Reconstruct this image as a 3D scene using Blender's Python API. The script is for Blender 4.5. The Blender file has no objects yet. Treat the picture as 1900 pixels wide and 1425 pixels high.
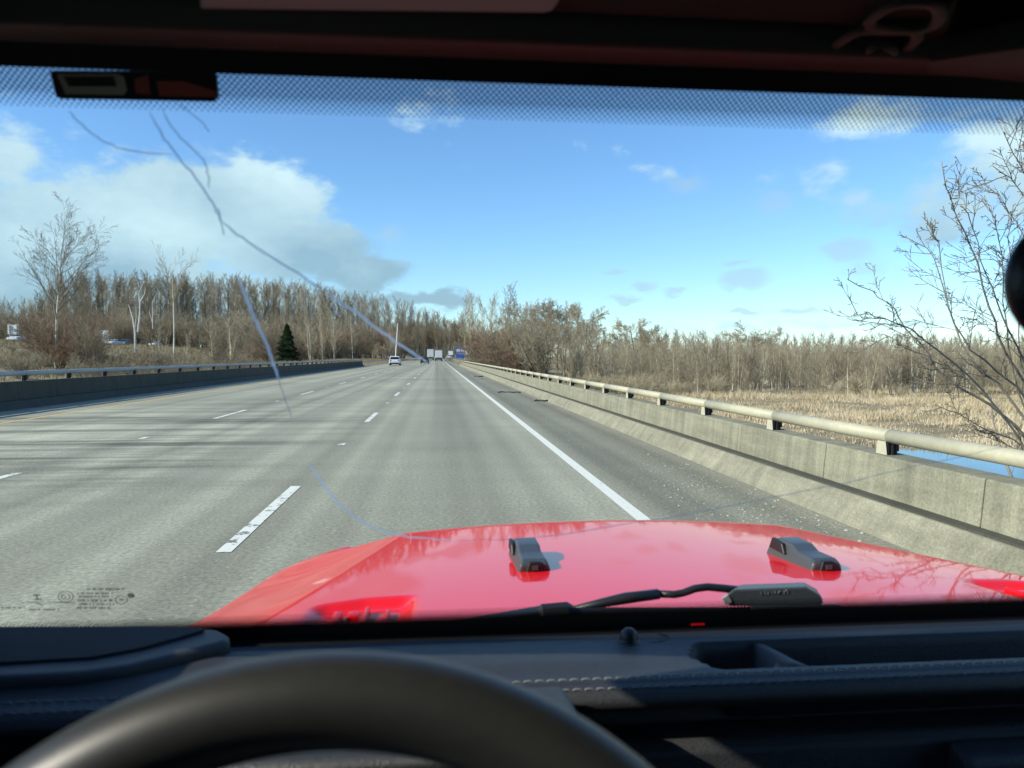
import bpy, math, random
import numpy as np
from mathutils import Vector, Matrix
R = math.radians
rng = np.random.default_rng(7)
random.seed(7)
S = bpy.context.scene
COL = S.collection

# ------------------------------------------------------------ camera, world, sun
H = 1.56
YAW, PITCH, FPX = R(5.48), R(2.03), 1427.0
cam_d = bpy.data.cameras.new('camera')
cam = bpy.data.objects.new('camera', cam_d); COL.objects.link(cam)
cam.location = (0, 0, H)
cam.rotation_euler = (R(90) - PITCH, 0, -YAW)
cam_d.sensor_width = 36; cam_d.lens = 36 * FPX / 1900
cam_d.clip_start = 0.02; cam_d.clip_end = 20000
cam_d.dof.use_dof = True; cam_d.dof.focus_distance = 14.0; cam_d.dof.aperture_fstop = 9.5
S.camera = cam
S.render.engine = 'CYCLES'
S.view_settings.view_transform = 'Standard'; S.view_settings.look = 'None'
S.view_settings.gamma = 1; S.view_settings.exposure = 0.55
S.cycles.use_denoising = True
S.cycles.max_bounces = 8; S.cycles.transparent_max_bounces = 24
S.cycles.diffuse_bounces = 3; S.cycles.glossy_bounces = 3

SUN_AZ = R(14)      # behind the left shoulder
SUN_EL = R(31)
sdir = Vector((-math.cos(SUN_EL) * math.cos(SUN_AZ), -math.cos(SUN_EL) * math.sin(SUN_AZ), math.sin(SUN_EL)))
sl = bpy.data.lights.new('sun', 'SUN'); sl.energy = 4.6; sl.angle = R(0.5); sl.color = (1.0, 0.94, 0.80)
so = bpy.data.objects.new('sun', sl); COL.objects.link(so)
so.rotation_euler = sdir.to_track_quat('Z', 'Y').to_euler(); so.location = (-40, -20, 60)

RC = cam.rotation_euler.to_matrix()
def ray(px, py):
    return RC @ Vector(((px - 950) / FPX, -(py - 712.5) / FPX, -1))
def atY(px, py, Y):
    d = ray(px, py); t = Y / d.y; return Vector((d.x * t, Y, H + d.z * t))
def atZ(px, py, z):
    d = ray(px, py); t = (z - H) / d.z; return Vector((d.x * t, d.y * t, z))
def atD(px, D):
    """ground position (x, y) at image column px and depth D"""
    d = ray(px, 662); t = D; return d.x * t, d.y * t

world = bpy.data.worlds.new('World'); S.world = world; world.use_nodes = True
def build_world():
    nt = world.node_tree; N = nt.nodes; L = nt.links; N.clear()
    out = N.new('ShaderNodeOutputWorld'); bg = N.new('ShaderNodeBackground')
    sky = N.new('ShaderNodeTexSky'); sky.sky_type = 'NISHITA'; sky.sun_disc = False
    sky.sun_elevation = SUN_EL; sky.sun_rotation = math.atan2(sdir.x, sdir.y)
    sky.air_density = 1.0; sky.dust_density = 0.15; sky.ozone_density = 4.5; sky.altitude = 0
    bg.inputs['Strength'].default_value = 0.13
    tc = N.new('ShaderNodeTexCoord')
    nrm = N.new('ShaderNodeVectorMath'); nrm.operation = 'NORMALIZE'; L.new(tc.outputs['Generated'], nrm.inputs[0])
    sep = N.new('ShaderNodeSeparateXYZ'); L.new(nrm.outputs[0], sep.inputs[0])
    def M(op, a, b=None, c=None, clamp=False):
        n = N.new('ShaderNodeMath'); n.operation = op; n.use_clamp = clamp
        for i, v in enumerate((a, b, c)):
            if v is None: continue
            if isinstance(v, (int, float)): n.inputs[i].default_value = v
            else: L.new(v, n.inputs[i])
        return n.outputs[0]
    az = M('ARCTAN2', sep.outputs[0], sep.outputs[1])
    el = M('ARCSINE', sep.outputs[2])
    comb = N.new('ShaderNodeCombineXYZ'); L.new(az, comb.inputs[0]); L.new(el, comb.inputs[1])
    # warp for fluffy edges
    def noise(scale, detail, vec, rough=0.55, zs=None):
        n = N.new('ShaderNodeTexNoise'); n.inputs['Scale'].default_value = scale
        n.inputs['Detail'].default_value = detail; n.inputs['Roughness'].default_value = rough
        L.new(vec, n.inputs['Vector']); return n
    mp = N.new('ShaderNodeMapping'); mp.inputs['Scale'].default_value = (1, 1.7, 1); L.new(comb.outputs[0], mp.inputs[0])
    n1 = noise(7, 9, mp.outputs[0], 0.6)
    n2 = noise(22, 6, mp.outputs[0])
    n3 = noise(3.2, 4, mp.outputs[0])
    wv = N.new('ShaderNodeVectorMath'); wv.operation = 'SUBTRACT'; L.new(n2.outputs['Color'], wv.inputs[0]); wv.inputs[1].default_value = (0.5, 0.5, 0.5)
    ws = N.new('ShaderNodeVectorMath'); ws.operation = 'SCALE'; L.new(wv.outputs[0], ws.inputs[0]); ws.inputs['Scale'].default_value = 0.035
    wc = N.new('ShaderNodeVectorMath'); wc.operation = 'ADD'; L.new(comb.outputs[0], wc.inputs[0]); L.new(ws.outputs[0], wc.inputs[1])
    def ell(px, py, rx, ry, st, hgt=1.0):
        d = ray(px, py).normalized(); a0 = math.atan2(d.x, d.y); e0 = math.asin(d.z)
        s = N.new('ShaderNodeVectorMath'); s.operation = 'SUBTRACT'; L.new(wc.outputs[0], s.inputs[0]); s.inputs[1].default_value = (a0, e0, 0)
        m = N.new('ShaderNodeVectorMath'); m.operation = 'MULTIPLY'; L.new(s.outputs[0], m.inputs[0]); m.inputs[1].default_value = (FPX / rx, FPX / ry, 0)
        ln = N.new('ShaderNodeVectorMath'); ln.operation = 'LENGTH'; L.new(m.outputs[0], ln.inputs[0])
        v = M('SUBTRACT', 1.0, ln.outputs['Value'])
        return M('MULTIPLY', v, st) if st != 1 else v
    big = [(380, 385, 270, 120, 1), (140, 450, 330, 140, 1), (560, 465, 200, 75, 1), (655, 500, 140, 50, 1),
           (-10, 290, 150, 110, .6), (250, 560, 620, 90, 1), (-300, 420, 400, 230, 1), (790, 552, 130, 25, .9),
           (1880, 335, 330, 130, .62), (1600, 320, 260, 70, .26), (815, 222, 190, 60, .20), (2300, 380, 420, 170, .9), (1700, 215, 260, 60, .28),
           (-1500, 300, 700, 260, 1), (3600, 200, 900, 280, .9), (1250, 330, 120, 50, .25),
           (-900, -700, 500, 160, .5)]
    acc = None
    for e in big:
        v = ell(*e); acc = v if acc is None else M('MAXIMUM', acc, v)
    acc = M('ADD', acc, M('MULTIPLY', M('SUBTRACT', n1.outputs['Fac'], 0.5), 1.75))
    mr = N.new('ShaderNodeMapRange'); mr.interpolation_type = 'SMOOTHSTEP'
    L.new(acc, mr.inputs[0]); mr.inputs[1].default_value = 0.12; mr.inputs[2].default_value = 0.46
    mr.inputs[3].default_value = 0; mr.inputs[4].default_value = 0.84
    small = [(1570, 465, 62, 24, 1), (1380, 519, 62, 23, 1), (1187, 532, 44, 15, 1), (1253, 543, 26, 8, 1), (1163, 556, 40, 8, 1),
             (1480, 580, 60, 9, 1), (1385, 576, 40, 7, 1), (1275, 338, 50, 28, .5), (1420, 382, 80, 28, .5), (1143, 508, 30, 8, .8),
             (1365, 486, 40, 9, .8), (720, 435, 50, 22, .5), (1620, 500, 110, 30, .4), (1650, 600, 200, 12, .5), (1330, 605, 160, 8, .5)]
    acs = None
    for e in small:
        v = ell(*e); acs = v if acs is None else M('MAXIMUM', acs, v)
    acs = M('ADD', acs, M('MULTIPLY', M('SUBTRACT', n2.outputs['Fac'], 0.5), 1.1))
    ms = N.new('ShaderNodeMapRange'); ms.interpolation_type = 'SMOOTHSTEP'
    L.new(acs, ms.inputs[0]); ms.inputs[1].default_value = 0.0; ms.inputs[2].default_value = 0.7; ms.inputs[3].default_value = 0; ms.inputs[4].default_value = 0.55
    # cloud tones: sunlit tops, grey bases
    shd = M('ADD', M('MULTIPLY', n3.outputs['Fac'], 0.9), M('MULTIPLY', n1.outputs['Fac'], 0.6))
    sh2 = M('ADD', shd, M('MULTIPLY', el, 2.4))
    cr = N.new('ShaderNodeMapRange'); L.new(sh2, cr.inputs[0]); cr.inputs[1].default_value = 0.95; cr.inputs[2].default_value = 1.40
    cm = N.new('ShaderNodeMix'); cm.data_type = 'RGBA'; L.new(cr.outputs[0], cm.inputs['Factor'])
    cm.inputs[6].default_value = (1.75, 2.7, 3.35, 1); cm.inputs[7].default_value = (4.3, 5.5, 5.7, 1)
    tn = N.new('ShaderNodeMix'); tn.data_type = 'RGBA'; tn.blend_type = 'MULTIPLY'; tn.inputs['Factor'].default_value = 1; L.new(sky.outputs[0], tn.inputs[6]); tn.inputs[7].default_value = (.86, 1.0, 1.10, 1)
    hsv = N.new('ShaderNodeHueSaturation'); L.new(tn.outputs[2], hsv.inputs['Color'])
    hsv.inputs['Saturation'].default_value = 1.02; hsv.inputs['Value'].default_value = 1.0
    m1 = N.new('ShaderNodeMix'); m1.data_type = 'RGBA'; L.new(mr.outputs[0], m1.inputs['Factor']); L.new(hsv.outputs[0], m1.inputs[6]); L.new(cm.outputs[2], m1.inputs[7])
    m2 = N.new('ShaderNodeMix'); m2.data_type = 'RGBA'; L.new(ms.outputs[0], m2.inputs['Factor']); L.new(m1.outputs[2], m2.inputs[6]); m2.inputs[7].default_value = (2.6, 3.6, 4.0, 1)
    L.new(m2.outputs[2], bg.inputs['Color']); L.new(bg.outputs[0], out.inputs[0])
build_world()

# ------------------------------------------------------------ helpers
def tag(o, label=None, cat=None, group=None, kind=None):
    if label: o['label'] = label
    if cat: o['category'] = cat
    if group: o['group'] = group
    if kind: o['kind'] = kind
    return o
def empty(name, loc=(0, 0, 0), rz=0, label=None, cat=None, group=None):
    o = bpy.data.objects.new(name, None); COL.objects.link(o); o.location = loc; o.rotation_euler = (0, 0, rz)
    o.empty_display_size = 0.2
    return tag(o, label, cat, group)
def link_mesh(name, me, mat, parent=None, smooth=False, bevel=0, seg=2):
    o = bpy.data.objects.new(name, me); COL.objects.link(o)
    if mat: me.materials.append(mat)
    if parent: o.parent = parent
    if smooth: me.polygons.foreach_set('use_smooth', [True] * len(me.polygons))
    if bevel:
        b = o.modifiers.new('b', 'BEVEL'); b.width = bevel; b.segments = seg; b.limit_method = 'ANGLE'; b.angle_limit = R(35)
        me.polygons.foreach_set('use_smooth', [True] * len(me.polygons))
        try:
            w = o.modifiers.new('w', 'WEIGHTED_NORMAL'); w.keep_sharp = False
        except Exception: pass
    return o
def quads_mesh(name, V, Q):
    me = bpy.data.meshes.new(name)
    V = np.asarray(V, dtype=np.float32); Q = np.asarray(Q, dtype=np.int32); k = Q.shape[1]
    me.vertices.add(len(V)); me.vertices.foreach_set('co', V.ravel())
    me.loops.add(Q.size); me.loops.foreach_set('vertex_index', Q.ravel())
    me.polygons.add(len(Q)); me.polygons.foreach_set('loop_start', np.arange(0, Q.size, k, dtype=np.int32))
    try: me.polygons.foreach_set('loop_total', np.full(len(Q), k, dtype=np.int32))
    except Exception: pass
    me.update(calc_edges=True); me.validate()
    return me
class MB:
    def __init__(s): s.v = []; s.f = []
    def add(s, vs, fs):
        b = len(s.v); s.v += [tuple(v) for v in vs]; s.f += [tuple(b + i for i in f) for f in fs]; return s
    def box(s, x0, x1, y0, y1, z0, z1, taper=0):
        t = taper
        vs = [(x0, y0, z0), (x1, y0, z0), (x1, y1, z0), (x0, y1, z0), (x0 + t, y0 + t, z1), (x1 - t, y0 + t, z1), (x1 - t, y1 - t, z1), (x0 + t, y1 - t, z1)]
        return s.add(vs, [(0, 3, 2, 1), (4, 5, 6, 7), (0, 1, 5, 4), (1, 2, 6, 5), (2, 3, 7, 6), (3, 0, 4, 7)])
    def prism(s, prof, a, b, axis='x'):
        """profile of 2D points extruded between a and b along axis"""
        n = len(prof); vs = []
        for t in (a, b):
            for p, q in prof:
                vs.append((t, p, q) if axis == 'x' else (p, t, q) if axis == 'y' else (p, q, t))
        fs = [tuple(range(n))[::-1], tuple(range(n, 2 * n))]
        for i in range(n):
            j = (i + 1) % n; fs.append((i, j, n + j, n + i))
        return s.add(vs, fs)
    def tube(s, pts, rad, k=10, cap=True, flat=1.0):
        pts = [Vector(p) for p in pts]; n = len(pts)
        if not isinstance(rad, (list, tuple)): rad = [rad] * n
        vs = []; up = None
        for i, p in enumerate(pts):
            d = (pts[min(i + 1, n - 1)] - pts[max(i - 1, 0)]).normalized()
            if up is None: up = Vector((0, 0, 1)) if abs(d.z) < .9 else Vector((0, 1, 0))
            a = d.cross(up)
            if a.length < 1e-5: a = d.cross(Vector((1, 0, 0)))
            a.normalize(); b = a.cross(d).normalized(); up = b
            for j in range(k):
                t = 2 * math.pi * j / k; vs.append(p + a * math.cos(t) * rad[i] + b * math.sin(t) * rad[i] * flat)
        fs = []
        for i in range(n - 1):
            for j in range(k):
                fs.append((i * k + j, i * k + (j + 1) % k, (i + 1) * k + (j + 1) % k, (i + 1) * k + j))
        if cap: fs += [tuple(range(k))[::-1], tuple((n - 1) * k + j for j in range(k))]
        return s.add(vs, fs)
    def lathe(s, c, prof, k=16, axis='z'):
        """profile (r, h) round an axis through c"""
        vs = []
        for r, h in prof:
            for j in range(k):
                t = 2 * math.pi * j / k; a, b = r * math.cos(t), r * math.sin(t)
                vs.append((c[0] + (a if axis != 'x' else h), c[1] + (b if axis == 'z' else a if axis == 'x' else h), c[2] + (h if axis == 'z' else b)))
        fs = []
        for i in range(len(prof) - 1):
            for j in range(k): fs.append((i * k + j, i * k + (j + 1) % k, (i + 1) * k + (j + 1) % k, (i + 1) * k + j))
        fs += [tuple(range(k))[::-1], tuple((len(prof) - 1) * k + j for j in range(k))]
        return s.add(vs, fs)
    def build(s, name, mat, parent=None, smooth=False, bevel=0, seg=2):
        me = bpy.data.meshes.new(name); me.from_pydata(s.v, [], s.f); me.update()
        import bmesh
        bm = bmesh.new(); bm.from_mesh(me); bmesh.ops.recalc_face_normals(bm, faces=bm.faces[:]); bm.to_mesh(me); bm.free()
        return link_mesh(name, me, mat, parent, smooth, bevel, seg)
def copy_tree(o, parent=None):
    c = o.copy(); COL.objects.link(c); c.parent = parent
    for ch in [x for x in bpy.data.objects if x.parent == o]: copy_tree(ch, c)
    return c

# ------------------------------------------------------------ materials
def mat(name, c1, c2=None, scale=6, rough=.7, metal=0, coat=0, bump=0, bscale=None, detail=6, spec=.5, stretch=None, c3=None, fine=None, cr=.4):
    m = bpy.data.materials.new(name); m.use_nodes = True; nt = m.node_tree; N = nt.nodes; L = nt.links
    p = N['Principled BSDF']; p.inputs['Roughness'].default_value = rough; p.inputs['Metallic'].default_value = metal
    p.inputs['Specular IOR Level'].default_value = spec
    if coat: p.inputs['Coat Weight'].default_value = coat; p.inputs['Coat Roughness'].default_value = .03
    p.inputs['Base Color'].default_value = (*c1, 1)
    if c2:
        tc = N.new('ShaderNodeTexCoord'); mp = N.new('ShaderNodeMapping'); L.new(tc.outputs['Object'], mp.inputs[0])
        if stretch: mp.inputs['Scale'].default_value = stretch
        n = N.new('ShaderNodeTexNoise'); n.inputs['Scale'].default_value = scale; n.inputs['Detail'].default_value = detail; n.inputs['Roughness'].default_value = .65
        L.new(mp.outputs[0], n.inputs['Vector'])
        r = N.new('ShaderNodeValToRGB'); L.new(n.outputs['Fac'], r.inputs[0])
        r.color_ramp.elements[0].position = .5 - cr / 2; r.color_ramp.elements[0].color = (*c1, 1)
        r.color_ramp.elements[1].position = .5 + cr / 2; r.color_ramp.elements[1].color = (*c2, 1)
        if c3:
            e = r.color_ramp.elements.new(.5); e.color = (*c3, 1)
        col = r.outputs[0]
        if fine:
            n2 = N.new('ShaderNodeTexNoise'); n2.inputs['Scale'].default_value = fine[0]; n2.inputs['Detail'].default_value = 3; L.new(tc.outputs['Object'], n2.inputs['Vector'])
            mr = N.new('ShaderNodeMapRange'); L.new(n2.outputs['Fac'], mr.inputs[0]); mr.inputs[1].default_value = .3; mr.inputs[2].default_value = .7
            mr.inputs[3].default_value = 1 - fine[1]; mr.inputs[4].default_value = 1 + fine[1]
            mx = N.new('ShaderNodeMix'); mx.data_type = 'RGBA'; mx.blend_type = 'MULTIPLY'; mx.inputs['Factor'].default_value = 1
            L.new(col, mx.inputs[6]); L.new(mr.outputs[0], mx.inputs[7]); col = mx.outputs[2]
        L.new(col, p.inputs['Base Color'])
    if bump:
        tc2 = N.new('ShaderNodeTexCoord'); nb = N.new('ShaderNodeTexNoise'); nb.inputs['Scale'].default_value = bscale or scale * 4; nb.inputs['Detail'].default_value = 4
        L.new(tc2.outputs['Object'], nb.inputs['Vector'])
        b = N.new('ShaderNodeBump'); b.inputs['Strength'].default_value = bump; b.inputs['Distance'].default_value = .01
        L.new(nb.outputs['Fac'], b.inputs['Height']); L.new(b.outputs[0], p.inputs['Normal'])
    return m
def plant_mat(name, c1, c2, scale=.6):
    """colour varies along the plant and from one copy to the next"""
    m = mat(name, c1, c2, scale=scale, rough=.9, detail=3, spec=.15)
    nt = m.node_tree; N = nt.nodes; L = nt.links; p = N['Principled BSDF']
    oi = N.new('ShaderNodeObjectInfo'); mr = N.new('ShaderNodeMapRange'); L.new(oi.outputs['Random'], mr.inputs[0])
    mr.inputs[3].default_value = .75; mr.inputs[4].default_value = 1.25
    src = p.inputs['Base Color'].links[0].from_socket
    mx = N.new('ShaderNodeMix'); mx.data_type = 'RGBA'; mx.blend_type = 'MULTIPLY'; mx.inputs['Factor'].default_value = 1
    L.new(src, mx.inputs[6]); L.new(mr.outputs[0], mx.inputs[7]); L.new(mx.outputs[2], p.inputs['Base Color'])
    return m
def road_mat():
    m = bpy.data.materials.new('asphalt'); m.use_nodes = True; nt = m.node_tree; N = nt.nodes; L = nt.links
    p = N['Principled BSDF']; p.inputs['Roughness'].default_value = .82; p.inputs['Specular IOR Level'].default_value = .35
    tc = N.new('ShaderNodeTexCoord')
    def nz(scale, stretch, detail=5, rough=.6):
        mp = N.new('ShaderNodeMapping'); mp.inputs['Scale'].default_value = stretch; L.new(tc.outputs['Object'], mp.inputs[0])
        n = N.new('ShaderNodeTexNoise'); n.inputs['Scale'].default_value = scale; n.inputs['Detail'].default_value = detail; n.inputs['Roughness'].default_value = rough
        L.new(mp.outputs[0], n.inputs['Vector']); return n.outputs['Fac']
    def rng_(v, a, b, c, d):
        r = N.new('ShaderNodeMapRange'); L.new(v, r.inputs[0]); r.inputs[1].default_value = a; r.inputs[2].default_value = b; r.inputs[3].default_value = c; r.inputs[4].default_value = d; return r.outputs[0]
    def mul(a, b):
        n = N.new('ShaderNodeMath'); n.operation = 'MULTIPLY'; L.new(a, n.inputs[0]); L.new(b, n.inputs[1]); return n.outputs[0]
    lane = rng_(nz(1.0, (.95, .004, 1), 2), .36, .64, .68, 1.16)       # worn wheel paths along the road
    cross = rng_(nz(1.0, (.10, 1.5, 1), 6, .7), .30, .70, .94, 1.05)       # brushed smears across the deck
    patch = rng_(nz(.16, (1, 1, 1), 3), .3, .7, .85, 1.15)
    fine = rng_(nz(24, (1, 1, 1), 4, .85), .36, .64, .66, 1.34)
    streak = rng_(nz(1.0, (.085, 1.1, 1), 7, .75), .44, .60, .28, -.52)
    sy_ = N.new('ShaderNodeSeparateXYZ'); L.new(tc.outputs['Object'], sy_.inputs[0])
    smk = mul(mul(rng_(sy_.outputs[0], -1.0, -4.5, 0, 1), rng_(sy_.outputs[1], 30, 20, 0, 1)), mul(rng_(sy_.outputs[1], 8, 11, 0, 1), rng_(nz(.2, (1, 1, 1), 2), .36, .5, .3, 1)))
    one = N.new('ShaderNodeMath'); one.operation = 'ADD'; L.new(mul(streak, smk), one.inputs[0]); one.inputs[1].default_value = .94
    sx_ = N.new('ShaderNodeSeparateXYZ'); L.new(tc.outputs['Object'], sx_.inputs[0])
    shd = rng_(sx_.outputs[0], 2.05, 2.3, 1.0, .80)
    v = mul(mul(mul(lane, one.outputs[0]), mul(cross, shd)), mul(patch, fine))
    vor = N.new('ShaderNodeTexVoronoi'); vor.inputs['Scale'].default_value = 13; L.new(tc.outputs['Object'], vor.inputs['Vector'])
    sp = N.new('ShaderNodeMath'); sp.operation = 'LESS_THAN'; L.new(vor.outputs['Distance'], sp.inputs[0]); sp.inputs[1].default_value = .15
    sepc = N.new('ShaderNodeSeparateColor'); L.new(vor.outputs['Color'], sepc.inputs[0])
    sp2 = N.new('ShaderNodeMath'); sp2.operation = 'GREATER_THAN'; L.new(sepc.outputs[0], sp2.inputs[0]); sp2.inputs[1].default_value = .70
    spk = mul(sp.outputs[0], sp2.outputs[0])
    base = N.new('ShaderNodeMix'); base.data_type = 'RGBA'; base.blend_type = 'MULTIPLY'; base.inputs['Factor'].default_value = 1
    base.inputs[6].default_value = (.315, .312, .232, 1); L.new(v, base.inputs[7])
    mx = N.new('ShaderNodeMix'); mx.data_type = 'RGBA'; L.new(rng_(spk, 0, 1, 0, .5), mx.inputs['Factor']); L.new(base.outputs[2], mx.inputs[6]); mx.inputs[7].default_value = (.55, .55, .47, 1)
    L.new(mx.outputs[2], p.inputs['Base Color'])
    b = N.new('ShaderNodeBump'); b.inputs['Strength'].default_value = .5; b.inputs['Distance'].default_value = .006
    L.new(nz(70, (1, 1, 1), 3, .8), b.inputs['Height']); L.new(b.outputs[0], p.inputs['Normal'])
    return m
def worn_paint(name, col, thr=.33, scale=9):
    m = mat(name, col, rough=.6); nt = m.node_tree; N = nt.nodes; L = nt.links; p = N['Principled BSDF']
    tc = N.new('ShaderNodeTexCoord'); n = N.new('ShaderNodeTexNoise'); n.inputs['Scale'].default_value = scale; n.inputs['Detail'].default_value = 8; n.inputs['Roughness'].default_value = .75
    L.new(tc.outputs['Object'], n.inputs['Vector'])
    g = N.new('ShaderNodeMapRange'); L.new(n.outputs['Fac'], g.inputs[0]); g.inputs[1].default_value = thr; g.inputs[2].default_value = thr + .03
    mx = N.new('ShaderNodeMix'); mx.data_type = 'RGBA'; L.new(g.outputs[0], mx.inputs['Factor']); mx.inputs[6].default_value = (.14, .14, .12, 1); mx.inputs[7].default_value = (*col, 1)
    L.new(mx.outputs[2], p.inputs['Base Color']); return m

MAT = {}
MAT['asphalt'] = road_mat()
MAT['white_paint'] = worn_paint('white_road_paint', (.72, .72, .63), .43, 6)
MAT['edge_paint'] = worn_paint('white_edge_paint', (.72, .72, .63), .36, 14)
MAT['yellow_paint'] = worn_paint('yellow_road_paint', (.66, .46, .14), .34)
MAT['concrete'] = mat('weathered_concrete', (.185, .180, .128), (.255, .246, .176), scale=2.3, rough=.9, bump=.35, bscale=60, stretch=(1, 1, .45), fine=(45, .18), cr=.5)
def stain(m, k=.35):
    nt = m.node_tree; N = nt.nodes; L = nt.links; p = N['Principled BSDF']; src = p.inputs['Base Color'].links[0].from_socket
    tc = N.new('ShaderNodeTexCoord')
    for st, sc, a, b, lo in (((1, 3.0, .25), 1.6, .38, .62, 1 - k), ((1, .45, 4), 1.3, .40, .60, 1 - k * .7)):
        mp = N.new('ShaderNodeMapping'); mp.inputs['Scale'].default_value = st; L.new(tc.outputs['Object'], mp.inputs[0])
        n = N.new('ShaderNodeTexNoise'); n.inputs['Scale'].default_value = sc; n.inputs['Detail'].default_value = 8; n.inputs['Roughness'].default_value = .7; L.new(mp.outputs[0], n.inputs['Vector'])
        r = N.new('ShaderNodeMapRange'); L.new(n.outputs['Fac'], r.inputs[0]); r.inputs[1].default_value = a; r.inputs[2].default_value = b; r.inputs[3].default_value = lo; r.inputs[4].default_value = 1.1
        x = N.new('ShaderNodeMix'); x.data_type = 'RGBA'; x.blend_type = 'MULTIPLY'; x.inputs['Factor'].default_value = 1; L.new(src, x.inputs[6]); L.new(r.outputs[0], x.inputs[7]); src = x.outputs[2]
    L.new(src, p.inputs['Base Color'])
stain(MAT['concrete'], .22)
MAT['concrete_shade_dirt'] = mat('shade_and_dirt_concrete', (.038, .038, .027), (.072, .072, .052), scale=2.3, rough=.9, bump=.35, bscale=60, stretch=(1, 1, .45), fine=(45, .18), cr=.5)  # shade of the left wall put into the colour; also dirt on the right ledge
MAT['concrete_curb'] = mat('pale_curb_concrete', (.168, .161, .114), (.262, .248, .18), scale=3, rough=.9, bump=.4, bscale=50, fine=(50, .2), cr=.5)
stain(MAT['concrete_curb'], .14)
MAT['rail'] = mat('cream_painted_rail', (.35, .33, .235), (.44, .415, .30), scale=3, rough=.55, bump=.05, fine=(20, .06))
MAT['rail_grey'] = mat('grey_painted_rail', (.33, .35, .33), (.42, .44, .41), scale=3, rough=.55)
MAT['post'] = mat('cast_rail_post', (.36, .34, .25), (.46, .43, .33), scale=14, rough=.8)
MAT['black_iron'] = mat('black_iron', (.012, .012, .014), rough=.7)
MAT['galv'] = mat('galvanised_steel', (.30, .31, .30), (.42, .43, .41), scale=2, rough=.5, metal=.4)
MAT['marsh'] = mat('marsh_ground', (.12, .10, .06), (.30, .24, .15), scale=.35, rough=1, c3=(.22, .175, .095), detail=8, bump=.6, bscale=3)
MAT['bank'] = mat('grassy_ground', (.13, .105, .06), (.25, .20, .115), scale=.2, rough=1, c3=(.185, .15, .08), detail=8, bump=.6, bscale=3)
MAT['reed'] = mat('dry_reed', (.33, .26, .15), (.68, .58, .41), scale=.22, rough=.9, c3=(.52, .43, .28), spec=.2, detail=6)
MAT['drygrass'] = mat('dry_bank_grass', (.22, .165, .09), (.42, .33, .20), scale=.25, rough=.9, c3=(.30, .24, .125), spec=.2, detail=6)
w = mat('marsh_water', (.012, .02, .025), rough=.05, spec=.9, bump=.12, bscale=1.2); MAT['water'] = w
MAT['bark_grey'] = plant_mat('grey_bark', (.13, .115, .09), (.26, .235, .185), 1.5)
MAT['bark_pale'] = plant_mat('pale_bark', (.38, .355, .28), (.66, .63, .52), 1.5)
MAT['bark_dark'] = plant_mat('dark_bark', (.07, .06, .045), (.15, .13, .10), 1.5)
MAT['twig'] = plant_mat('brown_twigs', (.20, .160, .108), (.33, .272, .185), .25)
MAT['twig_grey'] = plant_mat('grey_twigs', (.20, .170, .115), (.335, .29, .20), .25)
MAT['twig_olive'] = plant_mat('olive_twigs', (.275, .238, .165), (.43, .378, .27), .25)
MAT['twig_pale'] = plant_mat('pale_twigs', (.36, .31, .20), (.54, .475, .33), .25)
MAT['twig_red'] = plant_mat('reddish_twigs', (.22, .145, .095), (.34, .235, .16), .25)
MAT['snag'] = plant_mat('bleached_wood', (.50, .47, .40), (.72, .69, .61), 2)
MAT['needle'] = plant_mat('dark_needles', (.018, .035, .014), (.05, .075, .03), .8)
MAT['red'] = mat('red_car_paint', (.80, .008, .012), rough=.45, coat=.70, spec=.12)
MAT['blackplastic'] = mat('black_plastic', (.014, .015, .017), rough=.42, bump=.1, bscale=300)
MAT['greyplastic'] = mat('dark_grey_plastic', (.055, .062, .068), rough=.33, bump=.12, bscale=350)
MAT['rubber'] = mat('black_rubber', (.010, .010, .011), rough=.5)
MAT['dash'] = mat('dashboard_vinyl', (.027, .029, .031), (.034, .036, .038), scale=80, rough=.42, bump=.35, bscale=650)
MAT['leather'] = mat('wheel_leather', (.017, .018, .016), (.022, .023, .021), scale=120, rough=.40, bump=.06, bscale=1400)
MAT['liner'] = mat('headliner', (.017, .019, .019), rough=.95, bump=.2, bscale=300)
MAT['trim'] = mat('header_trim', (.048, .058, .054), (.055, .065, .061), scale=40, rough=.7)
MAT['visor'] = mat('visor_vinyl', (.36, .42, .44), rough=.8)
MAT['mesh'] = mat('speaker_fabric', (.018, .019, .021), (.034, .036, .04), scale=500, rough=.9, bump=.6, bscale=500)
MAT['thread'] = mat('grey_thread', (.24, .25, .24), rough=.7)
MAT['silver'] = mat('chrome', (.6, .62, .62), rough=.25, metal=.9)
MAT['tyre'] = mat('tyre', (.015, .015, .016), rough=.9)
MAT['white_car'] = mat('white_car_paint', (.66, .68, .70), rough=.3, coat=.6)
MAT['dark_car'] = mat('dark_car_paint', (.018, .018, .026), rough=.3, coat=.6)
MAT['grey_car'] = mat('grey_car_paint', (.10, .105, .12), rough=.3, coat=.6)
MAT['glassdark'] = mat('car_window', (.012, .016, .02), rough=.06, spec=.8)
MAT['tail'] = mat('tail_lamp', (.30, .01, .01), rough=.2)
MAT['trailer'] = mat('trailer_panel', (.56, .57, .56), (.64, .65, .63), scale=2, rough=.45)
MAT['trailer_grey'] = mat('trailer_grey', (.16, .17, .16), rough=.5)
MAT['sign_blue'] = mat('blue_sign', (.02, .10, .42), rough=.4)
MAT['sign_white'] = mat('white_sign', (.66, .68, .66), rough=.4)
MAT['signback'] = mat('bare_aluminium', (.60, .62, .60), (.68, .70, .68), scale=3, rough=.5)
MAT['gravel'] = mat('pale_gravel', (.25, .24, .20), (.52, .51, .45), scale=30, rough=.9)
MAT['stickerglass'] = mat('tag_plastic', (.012, .014, .022), rough=.4)
MAT['sticker_grey'] = mat('tag_label_grey', (.42, .42, .35), rough=.6)
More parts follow.
